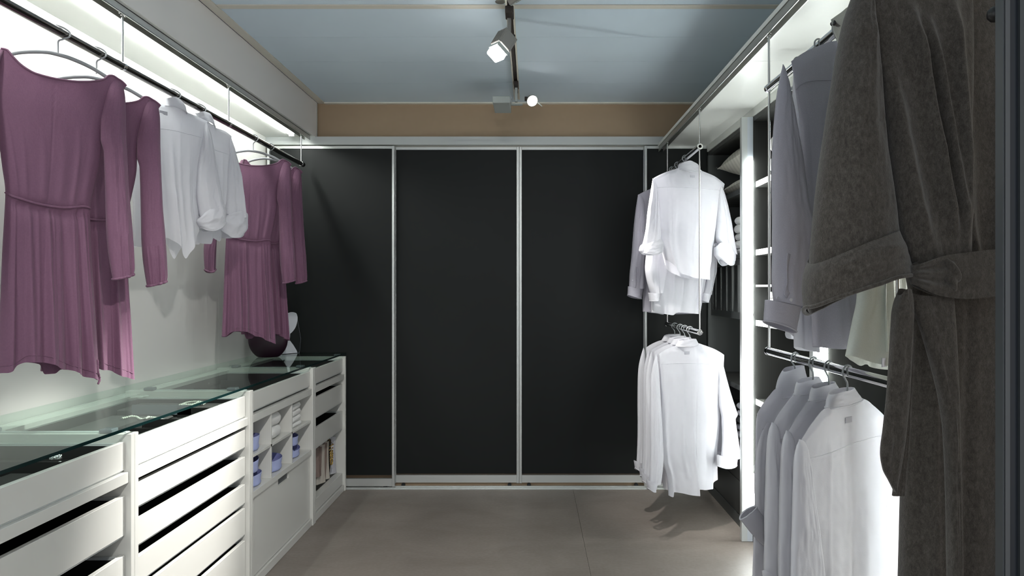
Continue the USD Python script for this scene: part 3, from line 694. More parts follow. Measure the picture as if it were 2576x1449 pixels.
DRESS = {
    'left': [(2, 122), (-20, 160), (-26, 220), (-8, 320), (6, 420), (14, 484), (12, 530), (6, 640), (0, 790), (-8, 938)],
    'right': [(318, 216), (296, 250), (268, 300), (256, 340), (254, 385), (240, 460), (226, 524), (226, 560), (231, 680), (240, 820), (248, 957)],
    'neck_back': [(2, 122), (15, 124), (30, 140), (55, 165), (90, 185), (130, 196), (180, 204), (230, 205), (262, 199), (274, 190), (282, 190), (300, 200), (318, 216)],
    'neck_front': [(2, 122), (15, 124), (30, 145), (55, 185), (90, 212), (130, 226), (180, 229), (225, 222), (258, 205), (274, 190), (282, 190), (300, 200), (318, 216)],
    'hem': [(-8, 936), (8, 934), (22, 926), (34, 914), (55, 907), (76, 907), (95, 908), (114, 912), (130, 918), (146, 926), (160, 927), (174, 929), (192, 939), (206, 945), (220, 947), (236, 952), (248, 955)],
    'hem_back': [(-8, 936), (20, 938), (40, 930), (70, 912), (110, 916), (128, 942), (150, 940), (168, 930), (190, 930), (215, 936), (248, 955)],
    'stitch': [(-2, 922), (36, 916), (74, 894), (114, 896), (158, 911), (190, 922), (232, 935), (245, 941)],
    'belt': [(12, 483), (22, 490), (60, 503), (85, 511), (115, 517), (150, 522), (180, 522), (210, 519), (226, 524)],
    'tie': [(244, 905), (246, 935), (250, 952), (246, 966)],
    'rleft': [(284, 204), (268, 255), (258, 310), (257, 350), (264, 380), (265, 480), (265, 566), (267, 620), (272, 670), (277, 703)],
    'rright': [(318, 216), (321, 250), (320, 340), (322, 480), (327, 565), (330, 640), (331, 675), (328, 690)],
    'rtop': [(284, 204), (300, 200), (318, 216)],
    'rcuff': [(277, 703), (300, 698), (328, 690)],
    'rseam': [(305, 212), (285, 232), (266, 270), (256, 320), (255, 352)],
    'lleft': [(-6, 128), (-70, 300), (-92, 450), (-104, 560), (-100, 640)],
    'lright': [(16, 124), (-14, 240), (-20, 340), (-34, 480), (-40, 560), (-44, 640)],
    'ltop': [(-6, 128), (4, 121), (16, 124)],
    'lcuff': [(-100, 640), (-70, 652), (-44, 640)],
}
def P_(x, y, deg, rz): p = Pose(x, y, deg); p.rz = rz; return p
D1 = P_(XRL, 2.315, 55, ZRL); D2 = P_(XRL, 2.52, 47, ZRL); D3 = P_(XRL, 3.94, 38, ZRL); D4 = P_(XRL, 4.18, 47, ZRL)
dress('purple long-sleeved dress in front, largest, with a cord belt', D1, lambda p: np.array(p, float), 3)
def remap(src, dst):
    def f(p):
        l = src.local(np.array(p, float)); w = dst.world(l[:, 0], 0 * l[:, 0], l[:, 1])
        return np.stack([CX + F * w[:, 0] / w[:, 1], CY - F * (w[:, 2] - H) / w[:, 1]], 1)
    return f
def lowered(f, dy): return lambda p: f(p) + np.array((0, dy))
dress('purple dress partly behind the largest front dress, showing its right sleeve', D2, lowered(remap(D1, D2), 15), 14)
# the two far dresses: same cut, seen at their own distance and turn
dress('purple dress behind the rolled-sleeve white shirts, belt tied at its waist', D3, remap(D1, D3), 22, 0.8)
dress('purple dress farthest along the rail, beside the sliding doors', D4, remap(D1, D4), 31, 0.8)
BAR = [(x, z - ZRL) for x, z in D1.local([(20, 138), (40, 133), (62, 130.5), (95, 130), (130, 133), (160, 141), (200, 156), (235, 173), (262, 190), (278, 201), (290, 209)])]
for p, lab in ((D1, 'holding the largest purple dress'), (D2, 'holding the second purple dress'), (D3, 'holding the belted far purple dress'), (D4, 'holding the farthest purple dress')):
    hanger('silver grey curved hanger ' + lab, p, 0.080, 0.195, 0.062, 'hang_light', 'hangers of the purple dresses', barpts=[(x, z - (0.018 if p is D2 else 0.0)) for x, z in BAR])

# ---------------------------------------------------------------- shirts
def tubeband(pose, L, R, T, B, depth, fold=None, inner=0.86, nu=30, nv=24, crumple=0.003, seed=0, y0=0.0, local=False):
    """A turned-up cuff: an outer and an inner wall with a rolled lower rim."""
    o = cloth(pose, L, R, T, B, depth=depth, power=2.0, fold=fold, nu=nu, nv=nv, crumple=crumple, cs=5, seed=seed, y0=y0, local=local)
    v, f = o.mesh; c = v.mean(0)
    ax = (o.rim.mean(0) - c); ax /= max(np.linalg.norm(ax), 1e-9)
    d = v - c; par = (d @ ax)[:, None] * ax
    iv = c + par + (d - par) * inner
    rim = tube(o.rim, 0.0028, 6, cap=False)
    return cat((v, f), (iv, f[:, ::-1]), rim)
def shirt(label, pose, o, matr, seed, group, fold_amp=1.0, q=1.0, yaw_y=0.0, depth_k=1.0):
    zb = float(pose.local([o['hem'][len(o['hem']) // 2]])[0, 1])
    t = thing('shirt', label, 'shirt', (pose.x, pose.y, zb), group)
    k = depth_k
    fb = [(0.14, 1.0, 0.0, 0.013 * fold_amp, 5, 0.055), (0.10, 0.9, 0.001, 0.006 * fold_amp, 6, 0.022)]
    ex = relief([(pose.local(o['yoke']), 0.0016)], 0.003) if 'yoke' in o else None
    c = cloth(pose, o['left'], o['right'], o['top'], o['hem'], o.get('top_b'), o.get('hem_b'), depth=((0, .010), (.04, .014), (.15, .030 * k), (.6, .040 * k), (1, .042 * k)),
              fold=folds(seed, fb, 0.05), fold_b=folds(seed + 3, fb), nu=int(80 * q), nv=int(90 * q), crumple=0.0045, cs=7, seed=seed, extra=ex, neck=o['neck'])
    part(t, 'body', c.mesh, matr, smooth=True)
    if 'yoke' in o: part(t, 'yoke_seam', tube(on(c, o['yoke'], 0.0004, 50), 0.0011, 5), matr, smooth=True)
    if 'collar' in o:
        L, R, T, B = o['collar']
        part(t, 'collar', tubeband(pose, L, R, T, B, ((0, .030 * (.4 + .6 * k)), (1, .038 * (.4 + .6 * k))), inner=0.95, nu=36, nv=14, crumple=0.002, seed=seed), matr, smooth=True)
    if 'tag' in o:
        for x, y in o['tag']:
            part(t, 'woven_label', xform(box(-0.018, 0.018, -0.0005, 0.0005, -0.008, 0.008), pose.t, on(c, [(x, y)], 0.0012)[0]), 'label_grey')
    for key, sy in (('l', -0.012), ('r', -0.012)):
        if key + 'left' not in o: continue
        sf = folds(seed + ord(key), [(0.08, 1.0, 0.001, 0.007, 4, 0.10), ], 0.12)
        s = cloth(pose, o[key + 'left'], o[key + 'right'], o[key + 'top'], o[key + 'bottom'], fade=0.18, depth=((0, .002), (.04, .012), (.14, .024 * (.4 + .6 * k)), (.5, .036 * (.3 + .7 * k)), (1, .034 * (.3 + .7 * k))), power=2.0, fold=sf,
                  nu=int(44 * q), nv=int(70 * q), y0=-0.003, y1=2 * (sy + o.get(key + 'y', 0)) + 0.003, crumple=0.005, cs=5, seed=seed + 4)
        sl = part(t, 'sleeve', s.mesh, matr, smooth=True)
        if key + 'cuff' in o:
            L, R, T, B = o[key + 'cuff']
            part(sl, 'cuff', tubeband(pose, L, R, T, B, o['cuffd'] if 'cuffd' in o else ((0, .034), (.5, .042), (1, .036)) if o.get('rolled') else ((0, .034 * (.3 + .7 * k)), (1, .034 * (.3 + .7 * k))), nu=34, nv=20, crumple=0.007 if o.get('rolled') else 0.0015, seed=seed + 7, y0=2 * (sy + o.get(key + 'y', 0)), inner=0.80 if o.get('rolled') else 0.93), matr, smooth=True)
        if key + 'buttons' in o:
            for x, y in o[key + 'buttons']:
                w = on(s, [(x, y)], 0.0052)[0]
                b = lathe([(0, 0), (0.0048, 0), (0.0055, 0.0012), (0.0048, 0.0022), (0.0036, 0.0016), (0, 0.0016)], 16)
                b = (np.stack([b[0][:, 0], -b[0][:, 2], b[0][:, 1]], 1), b[1])
                part(sl, 'button', xform(b, pose.t, w), 'button')
        if key + 'placket' in o: part(sl, 'placket', band(s, o[key + 'placket'], 0.018, 0.002, 0.002, 24), matr, smooth=True)
    return t, c
def remapped(o, f):
    out = {}
    for k, v in o.items():
        if k == 'neck': out[k] = tuple(f([(v[0], 300), (v[1], 300)])[:, 0])
        elif k.endswith(('cuff', 'collar')): out[k] = tuple(f(p) for p in v)
        elif k in ('rolled', 'ly', 'ry', 'cuffd'): out[k] = v
        else: out[k] = f(v)
    return out

# left rail: two white shirts with rolled sleeves
A_ = P_(XRL, 3.047, 60, ZRL); B_ = P_(XRL, 3.287, 60, ZRL)
SA = dict(rolled=True, neck=(408, 470), top=[(331, 262), (370, 258), (400, 259), (412, 264), (434, 270), (466, 281), (495, 292), (523, 306)],
    left=[(331, 262), (322, 330), (328, 420), (336, 520), (334, 618)], right=[(523, 306), (512, 345), (500, 400), (494, 450), (492, 490), (497, 540), (499, 578)],
    hem=[(334, 618), (350, 622), (372, 612), (405, 599), (433, 611), (445, 640), (453, 651), (462, 640), (471, 627), (485, 600), (499, 578)],
    yoke=[(336, 316), (400, 323), (435, 328), (471, 337), (513, 349)], tag=[(411, 284)],
    collar=([(412, 250), (411, 266)], [(466, 276), (467, 287)], [(412, 250), (420, 247), (432, 246), (450, 258), (466, 276)], [(411, 266), (425, 270), (445, 277), (467, 287)]),
    rleft=[(514, 318), (503, 380), (495, 430), (493, 487), (497, 520), (503, 550)], rright=[(523, 306), (531, 340), (540, 400), (548, 460), (556, 512), (560, 534)],
    rtop=[(514, 318), (518, 311), (523, 306)], rbottom=[(503, 550), (530, 554), (560, 534)],
    rcuff=([(499, 549), (494, 556), (499, 566), (506, 573)], [(565, 524), (566, 535), (565, 553)], [(499, 549), (515, 529), (540, 518), (556, 514), (565, 524)], [(506, 573), (513, 579), (524, 581), (545, 574), (565, 553)]))
shirt('white shirt with a rolled cuff beside the second purple dress', A_, SA, 'cotton2', 41, 'white shirts on the left rail')
SB = dict(rolled=True, neck=(489, 540), top=[(430, 300), (462, 294), (484, 293), (493, 300), (512, 306), (537, 320), (562, 328), (583, 343)],
    left=[(430, 300), (430, 400), (440, 500), (442, 592)], right=[(583, 343), (577, 400), (569, 460), (560, 520), (546, 580)],
    hem=[(442, 592), (470, 605), (484, 609), (500, 614), (511, 615), (525, 600), (534, 604), (540, 608), (546, 580)], yoke=[(440, 356), (500, 362), (540, 377), (575, 389)],
    collar=([(492, 287), (492, 301)], [(537, 314), (538, 324)], [(492, 287), (505, 282), (517, 286), (527, 298), (537, 314)], [(492, 301), (510, 306), (538, 324)]),
    rleft=[(576, 356), (570, 420), (566, 480), (563, 537)], rright=[(583, 343), (594, 390), (605, 440), (612, 500), (617, 548)], rtop=[(576, 356), (580, 348), (583, 343)], rbottom=[(563, 537), (590, 548), (617, 548)],
    rcuff=([(560, 545), (552, 560), (552, 578)], [(621, 548), (621, 572), (611, 588)], [(560, 545), (580, 535), (600, 532), (614, 537), (621, 548)], [(552, 578), (562, 590), (575, 598), (595, 597), (611, 588)]))
shirt('white shirt with a rolled cuff just before the far purple dresses', B_, SB, 'cotton2', 52, 'white shirts on the left rail')
def shirt_hanger(label, p, o, matr, group, **kw):
    bp, drop = under(p, o); return hanger(label, p, drop, 0.1, 0.02, matr, group, barpts=bp, bar=0.0045, **kw)
for p, o, lab in ((A_, SA, 'in the collar of the shirt beside the purple dress'), (B_, SB, 'in the collar of the shirt before the far dresses')):
    shirt_hanger('silver grey hanger ' + lab, p, o, 'hang_light', 'hangers of the left white shirts')

# far upper rail
W1 = P_(XRR, 4.14, 25, ZRU); W2 = P_(XRR, 4.36, 25, ZRU); W3 = P_(XRR, 4.53, 25, ZRU)
SW = dict(rolled=True, neck=(1700, 1764), top=[(1644, 448), (1670, 435), (1700, 425), (1708, 423), (1735, 431), (1758, 427), (1766, 430), (1795, 442), (1823, 463)],
    left=[(1644, 448), (1652, 485), (1656, 540), (1658, 594), (1667, 630), (1676, 655)], right=[(1823, 463), (1815, 500), (1806, 560), (1796, 598), (1789, 625), (1784, 655), (1780, 686)],
    hem=[(1676, 655), (1689, 671), (1698, 684), (1715, 692), (1732, 698), (1755, 702), (1773, 704), (1780, 686)], yoke=[(1656, 472), (1690, 471), (1730, 472), (1770, 475), (1812, 478)], tag=[(1742, 444)],
    collar=([(1708, 414), (1705, 425)], [(1757, 422), (1761, 431)], [(1708, 415), (1718, 409), (1729, 407), (1740, 411), (1750, 416), (1757, 423)], [(1705, 425), (1730, 434), (1761, 431)]),
    lleft=[(1644, 448), (1638, 490), (1632, 525), (1625, 575), (1614, 620)], lright=[(1654, 470), (1656, 540), (1658, 590), (1654, 614)], ltop=[(1644, 448), (1650, 455), (1654, 470)], lbottom=[(1614, 620), (1635, 620), (1654, 614)],
    lcuff=([(1611, 622), (1609, 630), (1614, 636)], [(1661, 600), (1668, 615), (1664, 634)], [(1611, 622), (1625, 612), (1645, 605), (1661, 600)], [(1614, 636), (1640, 641), (1652, 640), (1664, 634)]),
    rleft=[(1812, 480), (1802, 560), (1797, 598), (1803, 616)], rright=[(1823, 463), (1832, 510), (1837, 560), (1842, 620), (1844, 642)], rtop=[(1812, 480), (1817, 470), (1823, 463)], rbottom=[(1803, 616), (1822, 634), (1844, 642)],
    ry=-0.02, rcuff=([(1798, 622), (1799, 640), (1810, 651)], [(1844, 636), (1849, 648), (1846, 658)], [(1798, 622), (1807, 611), (1820, 612), (1844, 636)], [(1810, 651), (1819, 662), (1828, 668), (1846, 658)]))
shirt('bright white shirt with rolled cuffs in front on the upper rail by the sliding doors', W1, SW, 'cotton', 61, None)
S2_ = dict(neck=(1695, 1760), top=[(1650, 480), (1672, 466), (1695, 455), (1725, 462), (1758, 456), (1780, 466), (1806, 490)], left=[(1650, 480), (1652, 560), (1645, 640), (1640, 720), (1640, 786)], right=[(1806, 490), (1796, 560), (1785, 640), (1772, 720), (1760, 790)],
    hem=[(1640, 786), (1660, 789), (1680, 792), (1688, 787), (1700, 785), (1730, 788), (1760, 790)],
    lleft=[(1650, 480), (1634, 600), (1620, 680), (1622, 700), (1632, 738)], lright=[(1660, 500), (1670, 610), (1673, 680), (1668, 700), (1659, 735)], ltop=[(1650, 480), (1656, 488), (1660, 500)], lbottom=[(1632, 738), (1645, 738), (1659, 735)],
    lcuff=([(1632, 736), (1636, 757)], [(1660, 733), (1655, 751)], [(1632, 736), (1646, 738), (1660, 733)], [(1636, 757), (1646, 757), (1655, 751)]), ly=-0.02,
    rleft=[(1792, 520), (1788, 600), (1780, 690), (1769, 738)], rright=[(1806, 490), (1803, 600), (1799, 678), (1790, 715), (1785, 740)], rtop=[(1792, 520), (1798, 502), (1806, 490)], rbottom=[(1769, 738), (1777, 742), (1785, 740)],
    rcuff=([(1768, 737), (1767, 757)], [(1786, 737), (1779, 761)], [(1768, 737), (1777, 740), (1786, 737)], [(1767, 757), (1773, 760), (1779, 761)]))
shirt('long white shirt with buttoned cuffs hanging behind the bright rolled-cuff shirt', W2, S2_, 'cotton', 67, None)
S3_ = dict(neck=(1665, 1730), top=[(1607, 489), (1632, 477), (1664, 466), (1697, 474), (1731, 468), (1755, 480), (1776, 500)], left=[(1607, 489), (1613, 560), (1617, 650), (1618, 784)], right=[(1776, 500), (1768, 640), (1752, 788)],
    hem=[(1618, 784), (1630, 784), (1640, 787), (1690, 790), (1752, 788)],
    lleft=[(1607, 489), (1597, 560), (1590, 640), (1584, 690), (1582, 724)], lright=[(1622, 500), (1623, 570), (1620, 640), (1616, 726)], ltop=[(1607, 489), (1615, 492), (1622, 500)], lbottom=[(1582, 724), (1598, 728), (1616, 729)],
    lcuff=([(1581, 720), (1580, 742)], [(1617, 726), (1613, 752)], [(1581, 720), (1598, 726), (1617, 726)], [(1580, 742), (1598, 749), (1613, 752)]), lbuttons=[(1596, 734), (1590, 705)], lplacket=[(1600, 670), (1599, 695), (1596, 725)])
shirt('pale lavender shirt farthest along the upper rail by the sliding doors', W3, S3_, 'lav', 71, None)
for p, o, lab in ((W1, SW, 'in the bright rolled-cuff shirt'), (W2, S2_, 'in the long white shirt behind it'), (W3, S3_, 'in the far lavender shirt')):
    shirt_hanger('grey hanger ' + lab + ' by the sliding doors', p, o, 'hang_grey', 'grey hangers on the far upper rail', wire=0.0028, R=0.026, side=-1)

# far lower rail
FP = [P_(XRR, y, a, ZRD) for y, a in ((4.034, 25), (4.172, 23), (4.30, 26), (4.46, 23))]
SF = dict(neck=(1699, 1757), top=[(1658, 891), (1680, 877), (1700, 870), (1728, 870), (1756, 866), (1790, 875), (1822, 893)],
    left=[(1658, 891), (1661, 950), (1664, 1029), (1662, 1080), (1665, 1149), (1678, 1200), (1682, 1246)], right=[(1822, 893), (1818, 950), (1811, 1024), (1808, 1090), (1804, 1140), (1805, 1206)],
    hem=[(1682, 1246), (1690, 1249), (1693, 1237), (1710, 1238), (1725, 1241), (1748, 1243), (1752, 1228), (1770, 1230), (1788, 1228), (1791, 1214), (1805, 1206)], yoke=[(1664, 916), (1700, 914), (1740, 914), (1780, 916), (1814, 920)], tag=[(1728, 888)],
    collar=([(1708, 857), (1700, 871)], [(1750, 852), (1757, 866)], [(1708, 857), (1728, 853), (1750, 852)], [(1700, 871), (1728, 871), (1757, 866)]),
    lleft=[(1658, 891), (1641, 960), (1637, 1030), (1633, 1130), (1627, 1208)], lright=[(1662, 920), (1664, 1050), (1664, 1130), (1660, 1180), (1653, 1214)], ltop=[(1658, 891), (1661, 903), (1662, 920)], lbottom=[(1627, 1208), (1640, 1214), (1653, 1214)],
    lcuff=([(1626, 1206), (1630, 1228)], [(1655, 1211), (1648, 1235)], [(1626, 1206), (1640, 1211), (1655, 1211)], [(1630, 1228), (1640, 1235), (1648, 1235)]), ly=-0.02,
    rleft=[(1813, 915), (1812, 980), (1812, 1024), (1815, 1050), (1813, 1095), (1806, 1146)], rright=[(1822, 893), (1836, 974), (1850, 1030), (1853, 1040), (1846, 1052), (1849, 1095), (1854, 1148)], rtop=[(1813, 915), (1817, 902), (1822, 893)], rbottom=[(1806, 1146), (1830, 1150), (1854, 1148)],
    rcuff=([(1804, 1144), (1804, 1172)], [(1856, 1146), (1853, 1169)], [(1804, 1144), (1830, 1148), (1856, 1146)], [(1804, 1172), (1830, 1176), (1853, 1169)]), ry=-0.022)
LF = ['white long-sleeved shirt in front on the lower rail by the sliding doors', 'white shirt second from the front on the far lower rail', 'white shirt third from the front on the far lower rail', 'white shirt farthest back on the far lower rail']
for i, p in enumerate(FP):
    o = SF if i == 0 else remapped(SF, remap(FP[0], p))
    shirt(LF[i], p, o, 'cotton' if i % 2 == 0 else 'cotton2', 80 + 7 * i, 'white shirts on the far lower rail', q=1.0 if i == 0 else 0.75, depth_k=0.72, fold_amp=0.8)
    shirt_hanger('grey hanger in the ' + LF[i].replace('white long-sleeved shirt', 'white shirt'), p, o, 'hang_grey', 'grey hangers on the far lower rail', wire=0.0028, R=0.024, side=-1)

# near lower rail
NP = [P_(XRR, y, a, ZRD - 0.004) for y, a in ((2.022, 38), (2.15, 41), (2.269, 41), (2.423, 41))]
SN = dict(neck=(2079, 2166), top=[(2017, 1106), (2045, 1062), (2080, 1026), (2120, 1019), (2164, 1003), (2200, 1022), (2232, 1056)],
    left=[(2017, 1106), (2014, 1130), (2012, 1200), (2012, 1300), (2008, 1449), (2004, 1600)], right=[(2232, 1056), (2234, 1120), (2236, 1200), (2238, 1350), (2244, 1590)],
    hem=[(2004, 1600), (2060, 1625), (2120, 1632), (2190, 1620), (2244, 1590)], yoke=[(2032, 1153), (2060, 1148), (2090, 1139), (2125, 1124), (2156, 1112), (2190, 1102), (2226, 1096)], tag=[(2134, 1056)],
    collar=([(2089, 994), (2083, 1010), (2081, 1027)], [(2145, 974), (2156, 990), (2166, 1003)], [(2089, 994), (2104, 985), (2121, 980), (2145, 974)], [(2081, 1027), (2117, 1017), (2166, 1003)]),
    lleft=[(2017, 1106), (2006, 1155), (1998, 1300), (1989, 1449), (1986, 1530)], lright=[(2034, 1118), (2046, 1230), (2058, 1340), (2068, 1449), (2070, 1530)], ltop=[(2017, 1106), (2026, 1110), (2034, 1118)], lbottom=[(1986, 1530), (2030, 1545), (2070, 1530)],
    lcuff=([(1985, 1526), (1990, 1565)], [(2072, 1526), (2066, 1565)], [(1985, 1526), (2030, 1540), (2072, 1526)], [(1990, 1565), (2030, 1578), (2066, 1565)]), ly=0.002,
    rleft=[(2226, 1075), (2228, 1200), (2222, 1330), (2224, 1480)], rright=[(2232, 1056), (2262, 1160), (2272, 1300), (2262, 1480)], rtop=[(2226, 1075), (2229, 1064), (2232, 1056)], rbottom=[(2224, 1480), (2244, 1490), (2262, 1480)], ry=0.004)
LN = ['white shirt nearest the eye on the near lower rail, collar in full view', 'white shirt second from the front on the near lower rail', 'white shirt third from the front on the near lower rail', 'white shirt with a turned-up collar and upturned cuff on the near lower rail']
for i, p in enumerate(NP):
    o = dict(SN) if i == 0 else remapped(SN, remap(NP[0], p))
    if i: o.pop('tag', 0)
    if i == 3:
        o['collar'] = ([(1972, 935), (1958, 962), (1952, 1002)], [(2020, 919), (2026, 945), (2031, 960)], [(1972, 935), (1995, 924), (2020, 919)], [(1952, 1002), (1988, 992), (2030, 960)])
        o.update(lleft=[(1932, 1049), (1920, 1076), (1910, 1120), (1903, 1180), (1901, 1240), (1906, 1300), (1924, 1378)], lright=[(1946, 1068), (1952, 1160), (1956, 1240), (1956, 1320), (1950, 1390)], ltop=[(1932, 1049), (1940, 1056), (1946, 1068)], lbottom=[(1924, 1378), (1938, 1386), (1950, 1390)],
                 lcuff=([(1930, 1382), (1893, 1345), (1863, 1307)], [(1938, 1318), (1920, 1300), (1902, 1274)], [(1930, 1382), (1936, 1350), (1938, 1318)], [(1863, 1307), (1882, 1288), (1902, 1274)]))
        o['cuffd'] = ((0, .016), (1, .012))
        for kk in ('rleft',): o.pop(kk)
    shirt(LN[i], p, o, ('cotton2', 'cotton', 'cotton2', 'cotton')[i], 120 + 9 * i, 'white shirts on the near lower rail', q=1.35 if i == 0 else 0.9, depth_k=0.5, fold_amp=0.7)
    shirt_hanger('grey hanger in the ' + LN[i].replace(', collar in full view', '').replace(' with a turned-up collar and upturned cuff', ' with a turned-up collar'), p, o, 'hang_grey', 'grey hangers on the near lower rail', wire=0.0028, R=0.028, side=-1)

# near upper rail: lavender shirt, a white one behind it, a pale green top, the wool coat
U1, U0, UG = P_(XRR, 2.085, 30, ZRU), P_(XRR, 2.216, 30, ZRU), P_(XRR, 1.88, 35, ZRU)
SU = dict(neck=(2098, 2172), top=[(1991, 154), (2030, 128), (2066, 113), (2098, 104), (2135, 112), (2172, 106), (2205, 120), (2238, 150)], left=[(1991, 154), (2003, 230), (2018, 330), (2024, 480), (2036, 600), (2046, 740), (2052, 872)], right=[(2238, 150), (2236, 400), (2234, 600), (2236, 880)],
    hem=[(2052, 872), (2090, 876), (2138, 873), (2180, 878), (2236, 880)], yoke=[(2002, 226), (2020, 210), (2042, 204), (2100, 202), (2160, 200), (2222, 215)],
    lleft=[(1991, 154), (1981, 194), (1966, 270), (1954, 352), (1945, 450), (1940, 533), (1934, 620), (1928, 709), (1931, 757)], lright=[(2002, 200), (2009, 300), (2021, 400), (2028, 520), (2044, 590), (2039, 660), (2030, 705), (2008, 775)], ltop=[(1991, 154), (1998, 172), (2002, 200)], lbottom=[(1931, 757), (1965, 768), (2008, 775)], ly=-0.02,
    lcuff=([(1929, 754), (1926, 807)], [(2010, 772), (1997, 836)], [(1929, 754), (1965, 765), (2010, 772)], [(1926, 807), (1950, 816), (1997, 836)]), lbuttons=[(1951, 750), (1966, 754)], lplacket=[(1967, 636), (1963, 680), (1962, 720), (1962, 752)])
tU, cU = shirt('pale lavender shirt with a buttoned cuff hanging left of the wool coat', U1, SU, 'lav', 171, None, q=1.2, depth_k=0.8)
S0 = dict(neck=(2030, 2096), top=[(2002, 180), (2018, 160), (2030, 152), (2062, 158), (2096, 148), (2130, 160), (2168, 186)], left=[(2002, 180), (2008, 400), (1996, 700), (1979, 836)], right=[(2168, 186), (2168, 500), (2166, 858)], hem=[(1979, 836), (1998, 852), (2030, 856), (2166, 858)],
    lleft=[(2002, 180), (2000, 400), (1996, 700), (1997, 872)], lright=[(2014, 230), (2034, 450), (2048, 700), (2046, 884)], ltop=[(2002, 180), (2010, 205), (2014, 230)], lbottom=[(1997, 872), (2015, 880), (2046, 884)])
shirt('white shirt on the near upper rail mostly hidden behind the lavender shirt', U0, S0, 'cotton2', 181, None, depth_k=0.7)
SG = dict(neck=(2150, 2290), top=[(2091, 49), (2112, 34), (2150, 12), (2215, 34), (2290, 50), (2320, 72), (2345, 105)], left=[(2091, 49), (2095, 70), (2112, 115), (2122, 160), (2140, 400), (2163, 740), (2150, 810), (2133, 894)], right=[(2345, 105), (2340, 400), (2335, 950)],
    hem=[(2133, 894), (2160, 906), (2190, 917), (2205, 924), (2212, 920), (2238, 930), (2290, 936), (2335, 950)])
tg, cg = shirt('pale green sleeveless top half hidden behind the grey wool coat', UG, SG, 'mint', 191, None, depth_k=0.9, fold_amp=0.7)
part(tg, 'placket', band(cg, [(2226, 200), (2226, 500), (2224, 740), (2219, 900)], 0.02, 0.002, 0.002, 30), 'mint', smooth=True)
part(tg, 'hem_tag', xform(box(-0.012, 0.012, -0.0008, 0.0008, -0.012, 0.012), UG.t, on(cg, [(2229, 912)], 0.002)[0]), 'label_grey')
for p, o, lab in ((U1, SU, 'in the near lavender shirt'), (U0, S0, 'in the white shirt behind the lavender one')):
    shirt_hanger('grey hanger ' + lab, p, o, 'hang_grey', 'grey hangers on the near upper rail', wire=0.0028, R=0.026, side=-1)
e = UG.local([(2097, 58)])[0]
th = hanger('thick dark-ended tubular hanger inside the pale green top', UG, 0.05, 0.17, 0.03, 'black', None, wire=0.003, R=0.026, side=-1, barpts=[(0.0, -0.052), (-0.06, -0.066), (-0.12, -0.084), (e[0] + 0.02, e[1] - ZRU - 0.006), (e[0] - 0.004, e[1] - ZRU)], bar=0.0075)

# ---------------------------------------------------------------- the grey wool coat
CO = P_(XRR, 1.56, 6, ZRU)
def step(line, h, w, Lk, z0=-9, z1=9):
    l = CO.local(line); o = np.argsort(l[:, 1]); zz, xx = l[o, 1], l[o, 0]
    def f(x, z, S, V):
        d = x - np.interp(z, zz, xx)
        on_ = np.clip((z - z0) / 0.05, 0, 1) * np.clip((z1 - z) / 0.05, 0, 1)
        return h * on_ / (1 + np.exp(np.clip(d / w, -30, 30))) * np.exp(np.minimum(d, 0) / Lk)
    return f
def summed(*fs): return lambda x, z, S, V: sum(g(x, z, S, V) for g in fs)
def ridge(line, h, w, z0=-9, z1=9):
    l = CO.local(line, -0.09); o = np.argsort(l[:, 1]); zz, xx = l[o, 1], l[o, 0]
    def f(x, z, S, V):
        d = (x - np.interp(z, zz, xx)) / w; e = np.clip((z - zz[0]) / 0.10, 0, 1) * np.clip((zz[-1] - z) / 0.10, 0, 1)
        return h * e * np.exp(-d * d) * (1 + 0.4 * np.tanh(d))
    return f
t = thing('wool_coat', 'long grey wool coat with a tied belt and wide turned-up cuff', 'coat', (CO.x, CO.y, 0.55))
c = cloth(CO, [(2150, -20), (2180, 60), (2196, 200), (2212, 350), (2232, 480), (2250, 600), (2282, 690), (2292, 760), (2294, 850), (2289, 950), (2284, 1050), (2274, 1200), (2268, 1449), (2262, 1680)],
          [(2690, 120), (2610, 300), (2580, 560), (2566, 690), (2575, 900), (2590, 1449), (2600, 1700)],
          [(2150, -20), (2200, -70), (2300, -140), (2380, -120), (2470, -110), (2560, -40), (2690, 120)], [(2262, 1680), (2330, 1740), (2420, 1770), (2520, 1740), (2600, 1700)],
          depth=((0, .014), (.05, .022), (.2, .040), (.42, .040), (.47, .036), (.6, .045), (1, .060)), fold=folds(201, [(0.12, 0.46, 0.0, 0.012, 5, 0.04), (0.47, 1.0, 0.006, 0.020, 6, 0.04)], 0.06), neck=(2290, 2480),
          nu=150, nv=190, crumple=0.006, cs=5, seed=9)
part(t, 'body', c.mesh, 'wool', smooth=True)
up = cloth(CO, [(2190, -40), (2212, 150), (2226, 300), (2240, 450), (2258, 600), (2286, 688)], [(2456, -70), (2450, 80), (2443, 200), (2433, 350), (2424, 520), (2417, 668)],
           [(2190, -40), (2320, -90), (2456, -70)], [(2286, 688), (2350, 672), (2417, 668)], depth=((0, .010), (.3, .022), (1, .030)), power=5, y0=-0.055, y1=-0.085, nu=110, nv=110, crumple=0.006, cs=5, seed=4,
           extra=summed(ridge([(2296, -20), (2318, 150), (2350, 380), (2394, 640)], 0.026, 0.016), ridge([(2340, 20), (2362, 200), (2388, 420), (2409, 640)], 0.020, 0.011), ridge([(2405, -40), (2412, 200), (2418, 400), (2416, 640)], 0.022, 0.014),
                        ridge([(2236, 150), (2258, 330), (2290, 520), (2330, 660)], 0.020, 0.018), ridge([(2318, 30), (2343, 210), (2372, 420), (2402, 640)], -0.016, 0.010)))
part(t, 'wrap_panel', up.mesh, 'wool', smooth=True)
